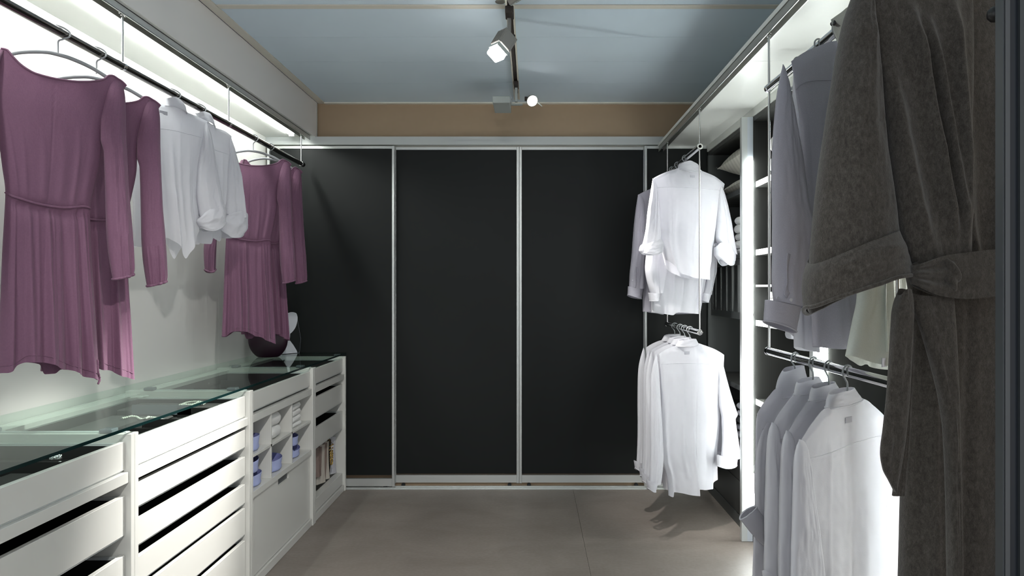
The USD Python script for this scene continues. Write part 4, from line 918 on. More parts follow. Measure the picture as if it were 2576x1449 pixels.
pn = cloth(CO, [(2291, 735), (2318, 800), (2348, 900), (2371, 1000), (2382, 1090), (2384, 1200), (2382, 1449), (2372, 1690)], [(2413, 742), (2415, 850), (2415, 1000), (2412, 1200), (2407, 1449), (2400, 1690)],
           [(2291, 735), (2340, 744), (2413, 742)], [(2372, 1690), (2386, 1694), (2400, 1690)], depth=((0, .010), (.2, .016), (1, .016)), power=3, y0=-0.105, y1=-0.140, nu=44, nv=110, crumple=0.004, cs=4, seed=4)
part(t, 'wrap_edge', pn.mesh, 'wool', smooth=True)
sl = cloth(CO, [(2150, -20), (2140, 10), (2131, 40), (2115, 120), (2100, 205), (2085, 300), (2070, 400), (2057, 500), (2047, 600), (2040, 680), (2034, 730)], [(2186, 20), (2196, 140), (2206, 250), (2218, 360), (2232, 450), (2245, 530), (2252, 590), (2265, 640)],
           [(2150, -20), (2170, -14), (2186, 20)], [(2034, 730), (2130, 690), (2200, 660), (2265, 640)], depth=((0, .03), (.15, .050), (.6, .060), (1, .060)), power=2.2, y0=-0.055, fold=folds(211, [(0.1, 1.0, 0.002, 0.009, 3, 0.12)], 0.1), nu=70, nv=100, crumple=0.008, cs=4, seed=5,
           extra=relief([(CO.local([(2094, 348), (2130, 335), (2170, 322), (2212, 310)]), -0.003)], 0.003))
s_ = part(t, 'sleeve', sl.mesh, 'wool', smooth=True)
cu = cloth(CO, [(2044, 664), (2034, 690), (2030, 730), (2034, 772)], [(2247, 579), (2262, 620), (2278, 665), (2287, 692)], [(2044, 664), (2080, 640), (2120, 620), (2170, 602), (2215, 588), (2247, 579)], [(2034, 772), (2060, 752), (2100, 733), (2150, 715), (2210, 697), (2287, 692)],
           bottom_b=[(2034, 772), (2050, 786), (2066, 792), (2090, 786), (2160, 756), (2230, 722), (2287, 692)], depth=((0, .080), (.3, .095), (1, .088)), power=2.0, y0=-0.062, nu=64, nv=36, crumple=0.006, cs=4, seed=6)
cv, cfc = cu.mesh; cm = cv.mean(0); ax = cu.rim.mean(0) - cm; ax /= np.linalg.norm(ax); d = cv - cm; par = (d @ ax)[:, None] * ax
part(s_, 'turned_cuff', cat((cv, cfc), (cm + par + (d - par) * 0.93, cfc[:, ::-1]), tube(cu.rim, 0.0045, 8, cap=False)), 'wool', smooth=True)
# belt: a broad band gathered into the knot, with two hanging ends
bl = cloth(CO, [(2294, 668), (2290, 690), (2294, 716)], [(2580, 624), (2582, 680), (2580, 744)], [(2294, 668), (2330, 654), (2370, 643), (2430, 635), (2505, 627), (2580, 624)], [(2294, 716), (2330, 734), (2372, 747), (2430, 752), (2505, 745), (2580, 744)],
           depth=((0, .010), (.5, .012), (1, .010)), power=4, y0=-0.124, nu=80, nv=30, crumple=0.005, cs=4, seed=8, fold=lambda s, v: 0.012 * np.exp(-s / 0.16) * np.sin(v * 17 + 0.6) + 0.02 * np.exp(-s / .1))
part(t, 'belt', bl.mesh, 'wool', smooth=True)
w = CO.world(*[np.array([q]) for q in (CO.local([(2288, 690)])[0, 0], -0.128, CO.local([(2288, 690)])[0, 1])])[0]
kn = trimesh.creation.icosphere(4, 1.0); kv = kn.vertices * np.array((0.017, 0.020, 0.036)); kv = kv * (1 + 0.16 * np.sin(kn.vertices[:, [2]] * 5 + kn.vertices[:, [0]] * 4) + 0.10 * (meshkit.fbm(kn.vertices * 2 + 5, 3, 3)[:, None] - .5))
kv = kv @ np.array(((math.cos(.2), 0, math.sin(.2)), (0, 1, 0), (-math.sin(.2), 0, math.cos(.2))))
part(t, 'belt_knot', xform((kv, kn.faces), CO.t, w), 'wool', smooth=True)
e1 = cloth(CO, [(2262, 742), (2252, 770), (2246, 830), (2240, 900), (2231, 1000), (2222, 1080), (2215, 1140), (2221, 1180), (2236, 1210), (2251, 1238)], [(2290, 730), (2294, 770), (2292, 840), (2290, 930), (2287, 1000), (2282, 1060), (2276, 1120), (2268, 1170), (2262, 1200), (2255, 1238)],
           [(2262, 742), (2275, 726), (2290, 730)], [(2251, 1238), (2253, 1239), (2255, 1238)], depth=((0, .012), (.1, .018), (.5, .010), (1, .005)), power=3, y0=-0.135, nu=30, nv=80, crumple=0.004, cs=4, seed=11)
part(t, 'belt_end', e1.mesh, 'wool', smooth=True)
e2 = cloth(CO, [(2272, 740), (2268, 900), (2262, 1050), (2252, 1180), (2245, 1247)], [(2294, 740), (2296, 900), (2290, 1050), (2282, 1180), (2276, 1246)], [(2272, 740), (2294, 740)], [(2245, 1247), (2276, 1246)], depth=((0, .006), (1, .005)), power=4, y0=-0.10, nu=20, nv=60, crumple=0.003, cs=4, seed=12)
part(t, 'belt_end', e2.mesh, 'wool', smooth=True)
part(t, 'belt_loop', tube(on(c, [(2262, 600), (2271, 640), (2284, 672)], 0.004, 14), 0.002, 6), 'wool', smooth=True)
hanger('grey hanger whose hook shows farthest along the near upper rail', P_(XRR, 2.39, 30, ZRU), 0.085, 0.10, 0.03, 'hang_grey', 'grey hangers on the near upper rail', wire=0.0028, R=0.026, side=-1)
COT = dict(top=[(2150, -20), (2200, -70), (2300, -140), (2380, -120), (2470, -110), (2560, -40), (2690, 120)])
shirt_hanger('dark hanger inside the grey wool coat', CO, COT, 'black', None, wire=0.003, R=0.026, side=-1)

# ---------------------------------------------------------------- ceiling track and its lamp heads
XT = -0.103
t = thing('ceiling_track', 'slim grey lighting track running along the blue ceiling', 'lighting track', (XT, 2.5, 2.79))
part(t, 'rail_side', box(XT - 0.0205, XT - 0.012, -0.8, 4.83, 2.788, 2.8155, 0.001), 'ceil_trim')
part(t, 'rail_side', box(XT + 0.012, XT + 0.0205, -0.8, 4.83, 2.788, 2.8155, 0.001), 'ceil_trim')
part(t, 'slot', box(XT - 0.012, XT + 0.012, -0.8, 4.70, 2.798, 2.8155), 'brown')
part(t, 'joint_cover', box(XT - 0.011, XT + 0.011, 4.70, 4.83, 2.794, 2.8155), 'ceil_trim')
def rot_to(mesh, d, loc, roll=0.0):
    """Turns a mesh that looks along -z to look along d."""
    d = np.array(d, float); d /= np.linalg.norm(d); z = -d; x = np.cross((0, 0, 1), z); x /= max(np.linalg.norm(x), 1e-6); y = np.cross(z, x)
    R = np.stack([x, y, z], 1); v, f = arr(mesh)
    c, s = math.cos(roll), math.sin(roll); v = np.stack([v[:, 0] * c - v[:, 1] * s, v[:, 0] * s + v[:, 1] * c, v[:, 2]], 1)
    return v @ R.T + np.array(loc), f
def vec(a, b): return np.array(b, float) - np.array(a, float)
# big ribbed flood over the drawers
t = thing('track_lamp', 'grey ribbed ceiling spotlight glowing to the left, nearer of the two lit heads', 'spotlight', (XT - 0.01, 3.30, 2.45))
part(t, 'adapter', box(XT - 0.022, XT + 0.018, 3.22, 3.31, 2.755, 2.788, 0.003), 'brown')
part(t, 'arm', box(XT - 0.014, XT + 0.004, 3.285, 3.303, 2.672, 2.756, 0.002), 'lamp_body')
d1 = vec(S1, S1T); d1 /= np.linalg.norm(d1); c1 = np.array((XT - 0.030, 3.268, 2.632)); hd_ = np.array((-0.42, -0.36, -0.84)); hd_ /= np.linalg.norm(hd_)
b = part(t, 'housing', rot_to(box(-0.036, 0.036, -0.036, 0.036, -0.045, 0.045, 0.008), hd_, c1), 'lamp_body')
for k in range(8):
    xx = -0.031 + k * 0.0088
    part(b, 'cooling_rib', rot_to(box(xx - 0.0013, xx + 0.0013, -0.0395, 0.0395, -0.040, 0.046), hd_, c1), 'lamp_body')
part(t, 'pivot', cyl((XT - 0.032, 3.278, 2.664), (XT + 0.022, 3.300, 2.672), 0.0085, 16), 'brown')
part(t, 'reflector_hood', rot_to(cat(box(-0.036, -0.034, -0.036, 0.036, -0.065, -0.045), box(-0.034, 0.034, -0.036, -0.034, -0.06, -0.045), box(-0.034, 0.034, 0.034, 0.036, -0.06, -0.045)), hd_, c1), 'lamp_pale')
part(t, 'lens', rot_to(box(-0.0335, 0.0335, -0.0335, 0.0335, -0.098, -0.0455, 0.006), hd_, c1), 'lens')
# round lamp on a bracket by the wall
t = thing('track_lamp', 'small round ceiling lamp with a grey ballast box before the brown wall strip', 'spotlight', (XT, 4.50, 2.62))
part(t, 'adapter', box(XT - 0.012, XT + 0.018, 4.38, 4.50, 2.765, 2.788, 0.003), 'brown')
part(t, 'arm', box(XT - 0.006, XT + 0.012, 4.455, 4.475, 2.672, 2.766, 0.002), 'lamp_pale')
part(t, 'bracket', cat(box(XT - 0.030, XT - 0.024, 4.44, 4.47, 2.655, 2.690), box(XT - 0.030, XT + 0.045, 4.44, 4.47, 2.650, 2.657)), 'lamp_pale')
part(t, 'ballast_box', box(XT - 0.145, XT - 0.034, 4.36, 4.62, 2.640, 2.683, 0.003), 'lamp_pale')
d2 = np.array((0.30, -0.80, -0.52)); d2 /= np.linalg.norm(d2); c2 = np.array((0.006, 4.40, 2.662))
part(t, 'lamp_shell', rot_to(lathe([(0.0, 0.055), (0.018, 0.052), (0.028, 0.035), (0.036, 0.004), (0.038, 0.0), (0.035, 0.0), (0.030, 0.006)], 24), d2, c2), 'lamp_body', smooth=True)
part(t, 'lens', rot_to(lathe([(0.0, -0.003), (0.020, -0.002), (0.0345, 0.001), (0.030, 0.0055), (0.0, 0.005)], 24), d2, c2), 'lens')
part(t, 'aiming_pin', cyl(c2 + (0.036, -0.01, -0.012), c2 + (0.062, -0.02, -0.040), 0.003, 8), 'lamp_pale')
part(t, 'pivot', cyl(c2 + (-0.05, 0.03, 0.022), c2 + (-0.02, 0.03, 0.022), 0.014, 14), 'brown')
# third head, cut by the top of the photograph
t = thing('track_lamp', 'grey slatted lamp head cut off by the top edge of the picture', 'spotlight', (XT, 2.85, 2.66))
d3 = np.array((0.50, 0.30, -0.80)); d3 /= np.linalg.norm(d3); c3 = np.array((XT + 0.045, 2.86, 2.70))
h3 = part(t, 'housing', rot_to(box(-0.045, 0.045, -0.040, 0.040, -0.034, 0.034, 0.004), d3, c3, 0.3), 'lamp_body')
for k in range(9):
    part(h3, 'cooling_rib', rot_to(box(-0.040 + k * 0.0096, -0.037 + k * 0.0096, -0.038, 0.038, -0.0375, -0.0338), d3, c3, 0.3), 'lamp_pale')
part(t, 'adapter', box(XT - 0.018, XT + 0.018, 2.80, 2.92, 2.760, 2.788, 0.003), 'brown')
part(t, 'arm', box(XT - 0.008, XT + 0.010, 2.85, 2.87, 2.715, 2.762, 0.002), 'lamp_body')
single('ceiling_downlight', 'tiny round recessed ceiling light by the cream cross strip', 'light', lathe([(0.0, -0.002), (0.018, -0.003), (0.024, -0.002), (0.025, 0.0)], 24, (XT - 0.045, 3.245, ZC - 0.0003)), 'alu_dark', smooth=True)

# ---------------------------------------------------------------- linen in the right wardrobe
def pillow(w, dp, h, seed, sag=0.25):
    n = 40; u = np.linspace(-1, 1, n); U, V = np.meshgrid(u, u)
    e = np.clip((1 - np.abs(U) ** 2.6), 0, 1) ** 0.62 * np.clip((1 - np.abs(V) ** 2.6), 0, 1) ** 0.62
    pin = 1 - 0.10 * (np.abs(U) ** 2) * (1 - np.abs(V) ** 2); pin2 = 1 - 0.10 * (np.abs(V) ** 2) * (1 - np.abs(U) ** 2)
    X, Y = U * w / 2 * pin2, V * dp / 2 * pin
    w1 = meshkit.fbm(np.stack([U * 3, V * 3, 0 * U + seed], -1), 4, seed) - 0.5
    w2 = np.sin(U * 16 + V * 6 + 3 * w1) * (np.abs(U) ** 3) * 0.010
    top = h * 0.55 * e * (1 + 0.25 * w1) + w2 * (e > 0.02) * e ** 0.3; bot = -h * 0.45 * e * (1 + 0.12 * w1)
    i = np.arange(n - 1)[:, None] * n + np.arange(n - 1)[None]; q = np.stack([i, i + 1, i + n + 1, i + n], -1).reshape(-1, 4); f = np.vstack([q[:, [0, 1, 2]], q[:, [0, 2, 3]]])
    v = np.vstack([np.stack([X, Y, top + 0.0006], -1).reshape(-1, 3), np.stack([X, Y, bot - 0.0006], -1).reshape(-1, 3)])
    return v, np.vstack([f, f[:, ::-1] + n * n])
def pillow_thing(label, w, dp, h, loc, tilt, rz, seed, name='pillow', m='satin', group=None):
    v, f = pillow(w, dp, h, seed)
    c, s = math.cos(tilt), math.sin(tilt); v = np.stack([v[:, 0], v[:, 1] * c - v[:, 2] * s, v[:, 1] * s + v[:, 2] * c], 1)
    v, f = xform((v, f), rz); v[:, 2] -= v[:, 2].min(); v = v + np.array(loc)
    t = thing(name, label, 'pillow', loc, group)
    part(t, 'case', (v, f), m, smooth=True)
    n = 40; a = v[:n * n].reshape(n, n, 3); ed = np.vstack([a[0], a[1:, -1], a[-1, ::-1][1:], a[::-1, 0][1:]])
    part(t, 'piped_edge', tube(ed, 0.003, 6, cap=False), m, smooth=True)
    return t
pillow_thing('plump cream satin pillow on top of the other in the dark wardrobe', 0.50, 0.72, 0.21, (1.55, 4.41, 2.192), 0.0, 0.0, 3)
pillow_thing('cream satin pillow beneath, lying on the upper dark shelf', 0.48, 0.74, 0.115, (1.56, 4.42, 2.0715), 0.0, 0.0, 8)
def folded(w, dp, h, seed, lay=1):
    """A folded cloth: a soft slab with rounded fold along its front and visible layers."""
    nu = 44; r = h / 2; m = 14
    a1 = np.linspace(-np.pi / 2, np.pi / 2, m); a2 = a1 + np.pi; fl = np.linspace(dp / 2 - r, -(dp / 2 - r), 8)[1:-1]
    cy = np.r_[dp / 2 - r + r * np.cos(a1), fl, -(dp / 2 - r) + r * np.cos(a2), fl[::-1]]; cz = np.r_[r * np.sin(a1), np.full(6, r), r * np.sin(a2), np.full(6, -r)]
    cz = cz * (1 - 0.13 * lay * np.exp(-(np.abs(np.abs(cy) - dp / 2) / (0.25 * r)) ** 2))
    nv = len(cy); P = []
    for x in np.linspace(-0.5, 0.5, nu):
        g = max(0.0, abs(x) - 0.5 + 0.9 * r / w) / (0.9 * r / w); k = 0.30 + 0.70 * math.sqrt(max(0.0, 1 - g * g))
        nz = meshkit.fbm(np.stack([np.full(nv, x * w * 22 + seed), cy * 22, cz * 30], -1), 3, seed) - 0.5
        P.append(np.stack([np.full(nv, x * w), np.sign(cy) * np.maximum(np.abs(cy) - r * (1 - k), 0) * (1 + 0.05 * nz), cz * k * (1 + 0.10 * nz)], -1))
    v = np.array(P).reshape(-1, 3); f = []
    for i in range(nu - 1):
        for j in range(nv):
            p, q = i * nv + j, i * nv + (j + 1) % nv; f += [(p, q, q + nv), (p, q + nv, p + nv)]
    n0 = len(v); v = np.vstack([v, v[:nv].mean(0), v[-nv:].mean(0)])
    for j in range(nv): f += [(n0, (j + 1) % nv, j), (n0 + 1, (nu - 1) * nv + j, (nu - 1) * nv + (j + 1) % nv)]
    return v, np.array(f)[:, ::-1]
def linen(name, label, cat_, w, dp, h, loc, rz, seed, m='towel', group=None, lay=1):
    v, f = xform(folded(w, dp, h, seed, lay), rz); v[:, 2] -= v[:, 2].min(); v = v + np.array(loc)
    return single(name, label, cat_, (v, f), m, smooth=True, group=group)
# rolled towels of the far bay: five in a pile
hs = (0.030, 0.052, 0.044, 0.055, 0.050); z = 1.6735
LT = ('flat white towel at the bottom of the pile of five in the dark wardrobe', 'white rolled towel second from the bottom of the pile of five', 'white rolled towel in the middle of the pile of five', 'white rolled towel second from the top of the pile of five', 'white rolled towel on top of the pile of five')
for k, h in enumerate(hs):
    linen('towel', LT[k], 'towel', 0.26, 0.32, h, (1.455 - 0.006 * (k % 2), 4.235, z), math.pi / 2 + 0.02 * (k - 2), 30 + k, group='pile of five towels'); z += h * 1.01
for k, (lab, zz, h) in enumerate((('lower thick white blanket on the lit shelf beside the light strip', 2.0655, 0.085), ('upper rolled white blanket on the lit shelf beside the light strip', 2.162, 0.105))):
    linen('blanket', lab, 'blanket', 0.30, 0.44, h, (1.475, 3.50, zz), math.pi / 2, 44 + k)
z = 1.273
for k, h in enumerate((0.048, 0.040, 0.036, 0.038)):
    linen('towel', ('bottom', 'second lowest', 'second highest', 'top')[k] + ' white terry towel of the pile behind the hanging lavender shirt', 'towel', 0.25, 0.30, h, (1.455, 3.655, z - 0.0004), math.pi / 2, 60 + k, group='towels behind the lavender shirt'); z += h * 1.01
for k, (y, zz, h, lab) in enumerate(((4.16, 0.6555, 0.035, 'lower folded white shirt on the low dark shelf'), (4.17, 0.696, 0.040, 'upper folded white shirt on the low dark shelf'), (4.17, 0.5155, 0.045, 'white folded garment on the lowest dark shelf'), (4.18, 0.568, 0.03, 'pale grey folded garment on top of the white one on the lowest shelf'))):
    linen('folded_garment', lab, 'folded garment', 0.28, 0.34, h, (1.46, y, zz), math.pi / 2, 70 + k, m='cotton2' if k < 3 else 'lav')
o = thing('ornament', 'dark grey woven ball ornament on a dark wardrobe shelf', 'ornament', (1.36, 4.19, 0.8555))
part(o, 'ball', ball((1.36, 4.19, 0.8555 + 0.040), 0.034, 3), 'ornament', smooth=True)
r_ = np.random.RandomState(5)
tw = []
for k in range(16):
    n = r_.normal(size=3); n /= np.linalg.norm(n); a_ = np.cross(n, (0, 0, 1.0)); a_ /= np.linalg.norm(a_); b_ = np.cross(n, a_); th = np.linspace(0, 2 * np.pi, 28)
    tw.append(tube(np.array((1.36, 4.19, 0.8955)) + 0.036 * (np.cos(th)[:, None] * a_ + np.sin(th)[:, None] * b_), 0.0028, 5, cap=False))
part(o, 'twig_weave', cat(*tw), 'ornament', smooth=True)
ot = thing('ornament', 'tall slim dark ornament behind the woven ball on the dark shelf', 'ornament', (1.40, 4.25, 0.8555))
part(ot, 'stem', lathe([(0, 0), (0.03, 0), (0.03, 0.004), (0.006, 0.012), (0.005, 0.10), (0.012, 0.13), (0.004, 0.17), (0, 0.172)], 20, (1.40, 4.25, 0.8557)), 'ornament', smooth=True)

# ---------------------------------------------------------------- cubbyholes: periwinkle shirts with standing collars, white towels
def collar_shirt(label, x, y, z, r, h, rz, seed):
    t = thing('folded_shirt', label, 'folded shirt', (x, y, z), 'periwinkle folded shirts in the cubbyholes')
    n = 40; a = np.linspace(0, 2 * np.pi, n, endpoint=False); rs = np.random.RandomState(seed)
    w = 1 + 0.05 * np.sin(2 * a + rs.uniform(0, 6)) + 0.04 * np.sin(3 * a + rs.uniform(0, 6))
    def ring(rad, zz, lift): return np.stack([x + rad * 0.82 * w * np.cos(a + rz), y + rad * w * np.sin(a + rz), z + zz + lift * np.cos(a - 0.5)], -1)
    outer = [(r * 0.70, 0.001, 0), (r * 0.88, 0.003, 0), (r * 0.97, h * 0.22, 0.002), (r * 0.93, h * 0.45, 0.004), (r * 0.97, h * 0.75, 0.007), (r, h * 0.97, 0.010), (r * 0.985, h, 0.010)]
    inner = [(r * 0.975, h * 0.985, 0.010), (r * 0.92, h * 0.72, 0.006), (r * 0.88, h * 0.55, 0.003), (r * 0.55, h * 0.50, 0), (0.002, h * 0.52, 0)]
    def loft(rings):
        v = np.vstack([ring(*q) for q in rings]); f = []
        for i in range(len(rings) - 1):
            for j in range(n):
                p, q = i * n + j, i * n + (j + 1) % n; f += [(p, q, q + n), (p, q + n, p + n)]
        return v, np.array(f)
    part(t, 'collar_stand', loft(outer), 'blue_cloth', smooth=True)
    part(t, 'collar_lining', loft(inner), 'blue_in', smooth=True)
    part(t, 'folded_front', xform(box(-0.020, 0.020, -0.028, 0.028, 0, 0.012, 0.004), rz, (x + 0.006, y, z + h * 0.50)), 'blue_cloth')
xs_ = XF - 0.075
BL = [('periwinkle folded shirt with a standing collar alone in the upper left cubbyhole', 3.395, 0.646, 0.082, 0.066), ('periwinkle folded shirt lying lower in the lower left cubbyhole', 3.405, 0.468, 0.084, 0.056),
      ('periwinkle folded shirt stacked on top in the lower left cubbyhole', 3.398, 0.538, 0.076, 0.064), ('periwinkle folded shirt alone in the lower middle cubbyhole', 3.690, 0.468, 0.088, 0.070),
      ('periwinkle folded shirt beneath in the lower right cubbyhole', 3.995, 0.468, 0.082, 0.054), ('periwinkle folded shirt stacked on top in the lower right cubbyhole', 3.985, 0.537, 0.070, 0.064)]
for k, (lab, y, z, r, h) in enumerate(BL): collar_shirt(lab, xs_ + 0.004 * (k % 3), y, z, r, h, 0.5 * k, 90 + k)
for k, (z, h) in enumerate(((0.6455, 0.066), (0.712, 0.072))):
    linen('towel', ('lower', 'upper')[k] + ' rolled white towel in the upper middle cubbyhole', 'towel', 0.20, 0.16, h, (XF - 0.115, 3.685 - 0.006 * k, z), 0.06 - 0.12 * k, 100 + k, group='towels in the cubbyholes')
z = 0.6455
for k, h in enumerate((0.026, 0.036, 0.034, 0.038)):
    linen('towel', ('bottom', 'second lowest', 'second highest', 'top')[k] + ' folded white towel of the four in the upper right cubbyhole', 'towel', 0.20, 0.155, h, (XF - 0.115, 4.00, z), 0.04 * (k - 1), 110 + k, group='towels in the cubbyholes'); z += h * 1.01

# ---------------------------------------------------------------- scarves and beads hanging in the open base of the far dresser
def strip(label, name, cat_, y, x, w, z0, z1, m, seed, taper=0.8):
    P0 = Pose(x, y, 62)
    L = [(-w / 2, z1), (-w / 2 * 0.9, (z0 + z1) / 2), (-w / 2 * taper, z0)]; R = [(w / 2, z1), (w / 2 * 0.9, (z0 + z1) / 2), (w / 2 * taper, z0)]
    c = cloth(P0, L, R, [L[0], R[0]], [L[-1], R[-1]], depth=((0, .006), (1, .010)), fold=folds(seed, [(0.0, 1.0, 0.003, 0.005, 3, 0.16)], .1), nu=16, nv=24, local=True, crumple=0.003, seed=seed)
    t = thing(name, label, cat_, (x, y, z0), 'scarves hanging in the open base')
    part(t, 'fabric', c.mesh, m, smooth=True)
    part(t, 'loop', tube([(x + 0.013 * math.cos(a_), y, 0.4125 + 0.015 * math.sin(a_)) for a_ in np.linspace(0, 2 * np.pi, 17)], 0.0035, 6, cap=False), m, smooth=True)
xq = XF - 0.065
strip('mauve silk scarf hanging nearest in the open base of the far dresser', 'scarf', 'scarf', 4.545, xq, 0.07, 0.20, 0.3945, 'mauve', 1)
strip('ivory silk scarf behind the mauve one in the open base', 'scarf', 'scarf', 4.60, xq, 0.08, 0.14, 0.3945, 'ivory', 2, 1.15)
strip('pale mauve scarf under the gold beads in the open base', 'scarf', 'scarf', 4.655, xq, 0.07, 0.14, 0.3945, 'mauve', 3, 0.5)
strip('long cream scarf right of the gold beads in the open base', 'scarf', 'scarf', 4.705, xq, 0.07, 0.138, 0.3945, 'ivory', 4, 1.2)
strip('black sequinned scarf hanging in the middle of the open base', 'scarf', 'scarf', 4.765, xq, 0.060, 0.17, 0.3945, 'lining', 5, 0.45)
strip('white gauze scarf at the far side of the open base', 'scarf', 'scarf', 4.845, xq, 0.085, 0.138, 0.3945, 'cotton', 6, 1.2)
t = thing('bead_necklace', 'string of gold beads over the scarves in the open base', 'necklace', (xq + 0.03, 4.68, 0.22))
bs = []; rb = np.random.RandomState(2)
for w_, d_, n_ in ((0.034, 0.13, 26), (0.026, 0.10, 21), (0.017, 0.075, 17)):
    for k in range(n_):
        u = -1 + 2 * k / (n_ - 1)
        bs.append(ball((xq + 0.048 + rb.uniform(-.002, .002), 4.69 + w_ * np.sign(u) * abs(u) ** 0.6, 0.375 - d_ * (1 - abs(u) ** 2.4)), 0.0052, 1))
part(t, 'bead', cat(*bs), 'gold', smooth=True, kind='stuff')
part(t, 'cord', tube([(xq + 0.048, 4.66, 0.372), (xq + 0.040, 4.68, 0.40), (xq + 0.020, 4.69, 0.428), (xq + 0.040, 4.70, 0.40), (xq + 0.048, 4.72, 0.372)], 0.0015, 5), 'gold')

# ---------------------------------------------------------------- jewellery in the glass-topped drawers
def necklace(label, pts, r, m, bead='pearl', group=None):
    p = smooth_line(pts, max(8, int(sum(np.linalg.norm(np.diff(np.array(pts, float), axis=0), axis=1)) / (2 * r))))
    t = thing('pearl_necklace', label, 'necklace', tuple(p[0]), group)
    part(t, bead, cat(*[ball(q, r * 0.98, 1) for q in p]), m, smooth=True, kind='stuff')
    part(t, 'clasp', ball(p[0] - (0.006, 0, 0), 0.0035, 1, (1, 1.6, 1)) if False else box(p[0][0] - 0.004, p[0][0] + 0.004, p[0][1] - 0.012, p[0][1] - 0.006, p[0][2] - 0.002, p[0][2] + 0.002), 'silver')
zf = 0.8965
def from_px(px, py, z):
    Y = F * (H - z) / (py - CY); return ((px - CX) / F * Y, Y, z)
necklace('long pearl necklace lying in the glass-topped drawer of the second dresser', [from_px(x, y, zf + 0.006) for x, y in ((309, 1052), (318, 1050), (331, 1047), (341, 1048), (351, 1053), (360, 1055), (366, 1053), (373, 1049), (382, 1050), (391, 1051), (401, 1054), (412, 1056), (424, 1058), (436, 1061))], 0.0050, 'pearl')
q0 = np.array(from_px(482, 1017, 0.9190))
necklace('coiled pearl necklace in the glass-topped drawer beside the bright front', [q0 + (0.052 * (1 - k / 90) * math.cos(k * 0.42), 0.075 * (1 - k / 90) * math.sin(k * 0.42), 0.003 * (k // 15)) for k in range(48)], 0.0042, 'pearl')
t = thing('brooch', 'sparkling silver brooch on grey felt in the nearest glass-topped drawer', 'brooch', from_px(141, 1155, 0.9005))
b0 = np.array(from_px(141, 1155, 0.9005))
part(t, 'stones', cat(*[ball(b0 + (0.016 * math.cos(k * 2.4) * (k / 14) ** .5, 0.02 * math.sin(k * 2.4) * (k / 14) ** .5, 0.006 + 0.005 * (1 - k / 14)), 0.0042, 1) for k in range(15)]), 'silver')
part(t, 'setting', lathe([(0, 0), (0.017, 0), (0.019, 0.003), (0, 0.006)], 18, b0), 'silver')
t = thing('hairpin', 'slim silver pin lying before the brooch on grey felt', 'hairpin', from_px(146, 1166, 0.9005))
part(t, 'shaft', tube([from_px(132, 1171, 0.9025), from_px(146, 1165, 0.9025), from_px(151, 1163, 0.9025)], 0.0016, 6), 'silver')
part(t, 'jewel', ball(from_px(151, 1163, 0.9055), 0.005, 1), 'silver')
b1 = np.array(from_px(655, 968, 0.8975))
t = thing('bracelet', 'sparkling silver bracelet on black felt under the glass of the cubbyhole dresser', 'bracelet', tuple(b1))
th = np.linspace(0, 2 * np.pi, 26)
part(t, 'links', cat(*[ball(b1 + (0.024 * math.cos(a_), 0.05 * math.sin(a_), 0.004), 0.0042, 1) for a_ in th[:-1]]), 'silver')
part(t, 'chain', tube([b1 + (0.024 * math.cos(a_), 0.05 * math.sin(a_), 0.004) for a_ in th], 0.0016, 5, cap=False), 'silver')
b2 = np.array((-1.80, 3.13, ZT + 0.0005))
t = thing('glass_flower', 'pale green fabric flower under the glass behind the second dresser', 'ornament', tuple(b2 - (0, 0, 0.017)))
for k in range(7):
    a_ = k * 0.9; v, f = ball((0, 0, 0), 1, 2).vertices * (0.026, 0.015, 0.004), ball((0, 0, 0), 1, 2).faces
    part(t, 'petal', xform((v, f), a_, b2 + (0.02 * math.cos(a_), 0.02 * math.sin(a_), -0.008)), 'mint', smooth=True)
bw = np.array((XF - 0.05, 2.86, 0.5925)); 
t = thing('watch', 'round pale watch case lying in the third drawer of the bright dresser', 'watch', tuple(bw - (0, 0, 0.012)))
part(t, 'case', lathe([(0, -0.008), (0.018, -0.008), (0.022, -0.002), (0.022, 0.002), (0.018, 0.006), (0, 0.007)], 24, bw), 'lamp_pale', smooth=True)
part(t, 'strap', box(bw[0] - 0.012, bw[0] + 0.012, bw[1] - 0.10, bw[1] + 0.10, bw[2] - 0.0115, bw[2] - 0.0085, 0.001), 'felt')

# ---------------------------------------------------------------- on the counter: handbag and picture
ZG = 0.9915
hb = np.array((-1.775, 4.60, ZG))
t = thing('handbag', 'round dark aubergine handbag standing on the glass counter under the far dresses', 'handbag', tuple(hb))
bm = trimesh.creation.icosphere(4, 1.0); bv = bm.vertices.copy(); bv[:, 2] = np.where(bv[:, 2] < -0.86, -0.86, bv[:, 2]); bv = bv * (0.128, 0.062, 0.135); bv[:, 2] -= bv[:, 2].min()
part(t, 'body', xform((bv, bm.faces), 0.12, hb), 'aubergine', smooth=True)
part(t, 'zip', tube([hb + (x, 0.12 * x, 0.116 + 0.135 * math.sqrt(max(0, 1 - (x / 0.128) ** 2)) + 0.002) for x in np.linspace(-0.09, 0.09, 20)], 0.003, 6), 'gold')
part(t, 'handle', tube([hb + (0.085 * math.cos(a_), 0.01, 0.205 + 0.085 * math.sin(a_)) for a_ in np.linspace(0.25, math.pi - 0.25, 24)], 0.006, 8), 'aubergine', smooth=True)
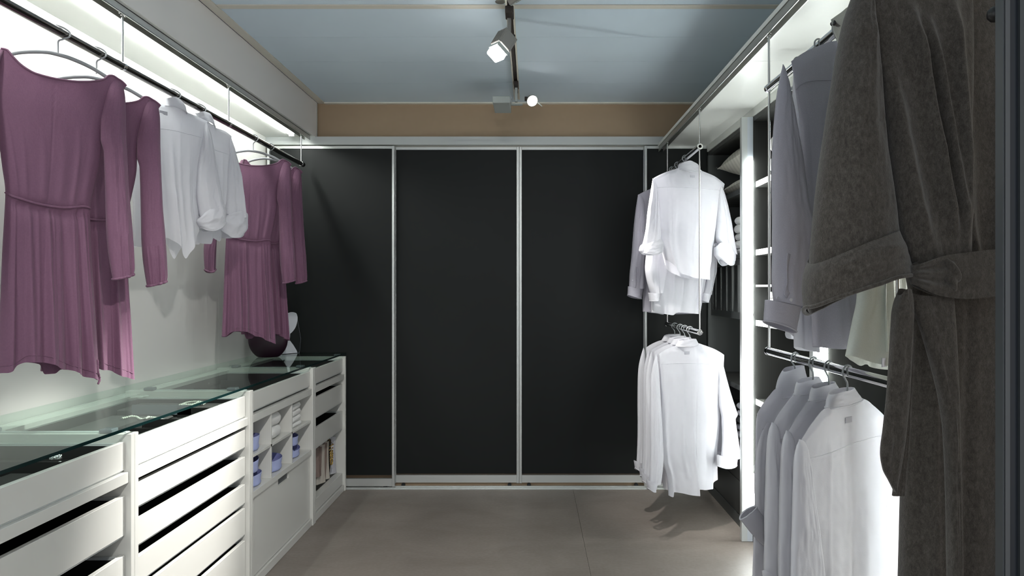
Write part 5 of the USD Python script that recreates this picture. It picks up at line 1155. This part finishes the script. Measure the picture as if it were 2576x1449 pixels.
# picture: a cut-out portrait printed on a clear stand
PA, PB = np.array((-1.806, 4.735)), np.array((-1.672, 4.885)); pd = PB - PA; pl = np.linalg.norm(pd); pa = math.atan2(pd[1], pd[0])
t = thing('picture', 'black and white cut-out portrait of a woman standing on the glass counter', 'picture', (PA[0], PA[1], ZG))
from shapely.geometry import Polygon
def cutout(pts, y0, th):
    g = trimesh.creation.extrude_polygon(Polygon(pts).buffer(0.002).buffer(-0.002), th, engine='earcut'); v = np.array(g.vertices)
    return xform((np.stack([v[:, 0], -v[:, 2] - y0, v[:, 1]], 1), g.faces[:, ::-1]), pa, (PA[0], PA[1], ZG))
sm = lambda pts: smooth_line(pts + pts[:1], 60)[:-1]
part(t, 'shoulders', cutout([(0.0, 0.002), (0.004, 0.03), (0.02, 0.06), (0.05, 0.082), (0.075, 0.085), (0.078, 0.06), (0.09, 0.035), (0.105, 0.055), (0.115, 0.095), (0.14, 0.092), (0.165, 0.06), (0.19, 0.02), (0.196, 0.002)], 0.0, 0.003), 'paper')
part(t, 'face', cutout([tuple(q) for q in sm([(0.078, 0.105), (0.082, 0.07), (0.098, 0.045), (0.118, 0.062), (0.135, 0.10), (0.140, 0.15), (0.125, 0.185), (0.095, 0.18), (0.080, 0.15)])], 0.0032, 0.002), 'paper')
part(t, 'hat', cutout([tuple(q) for q in sm([(0.10, 0.16), (0.13, 0.14), (0.155, 0.155), (0.185, 0.20), (0.195, 0.25), (0.185, 0.285), (0.15, 0.295), (0.11, 0.28), (0.09, 0.23)])], 0.0055, 0.002), 'paper')
part(t, 'mouth', cutout([tuple(q) for q in sm([(0.094, 0.086), (0.104, 0.080), (0.116, 0.090), (0.106, 0.087)])], 0.0054, 0.0006), 'ink')
part(t, 'nose', cutout([tuple(q) for q in sm([(0.108, 0.108), (0.113, 0.104), (0.118, 0.110), (0.113, 0.107)])], 0.0054, 0.0006), 'ink')
part(t, 'hair', cutout([tuple(q) for q in sm([(0.070, 0.10), (0.078, 0.09), (0.080, 0.13), (0.084, 0.16), (0.076, 0.17), (0.069, 0.14)])], 0.0033, 0.0006), 'ink')
part(t, 'neck_shadow', cutout([tuple(q) for q in sm([(0.080, 0.075), (0.09, 0.055), (0.100, 0.040), (0.094, 0.036), (0.082, 0.055)])], 0.0054, 0.0006), 'ink')
part(t, 'dark_backing', cutout([(0.02, 0.001), (0.215, 0.001), (0.225, 0.10), (0.19, 0.285), (0.10, 0.29), (0.04, 0.20)], -0.004, 0.003), 'anthra')
part(t, 'stand_rim', xform(tube([(0.02, 0.002, 0.0025), (0.215, 0.002, 0.0025), (0.225, 0.002, 0.10), (0.19, 0.002, 0.285)], 0.0016, 6), pa, (PA[0], PA[1], ZG)), 'divider')
t = thing('perfume_box', 'small cream box inside the top drawer under the glass of the far dresser', 'box', (-1.50, 4.33, 0.902))
part(t, 'carton', box(-1.535, -1.475, 4.30, 4.36, 0.9005, 0.94, 0.002), 'ivory')
part(t, 'lid', box(-1.537, -1.473, 4.298, 4.362, 0.94, 0.950, 0.002), 'lamp_pale')
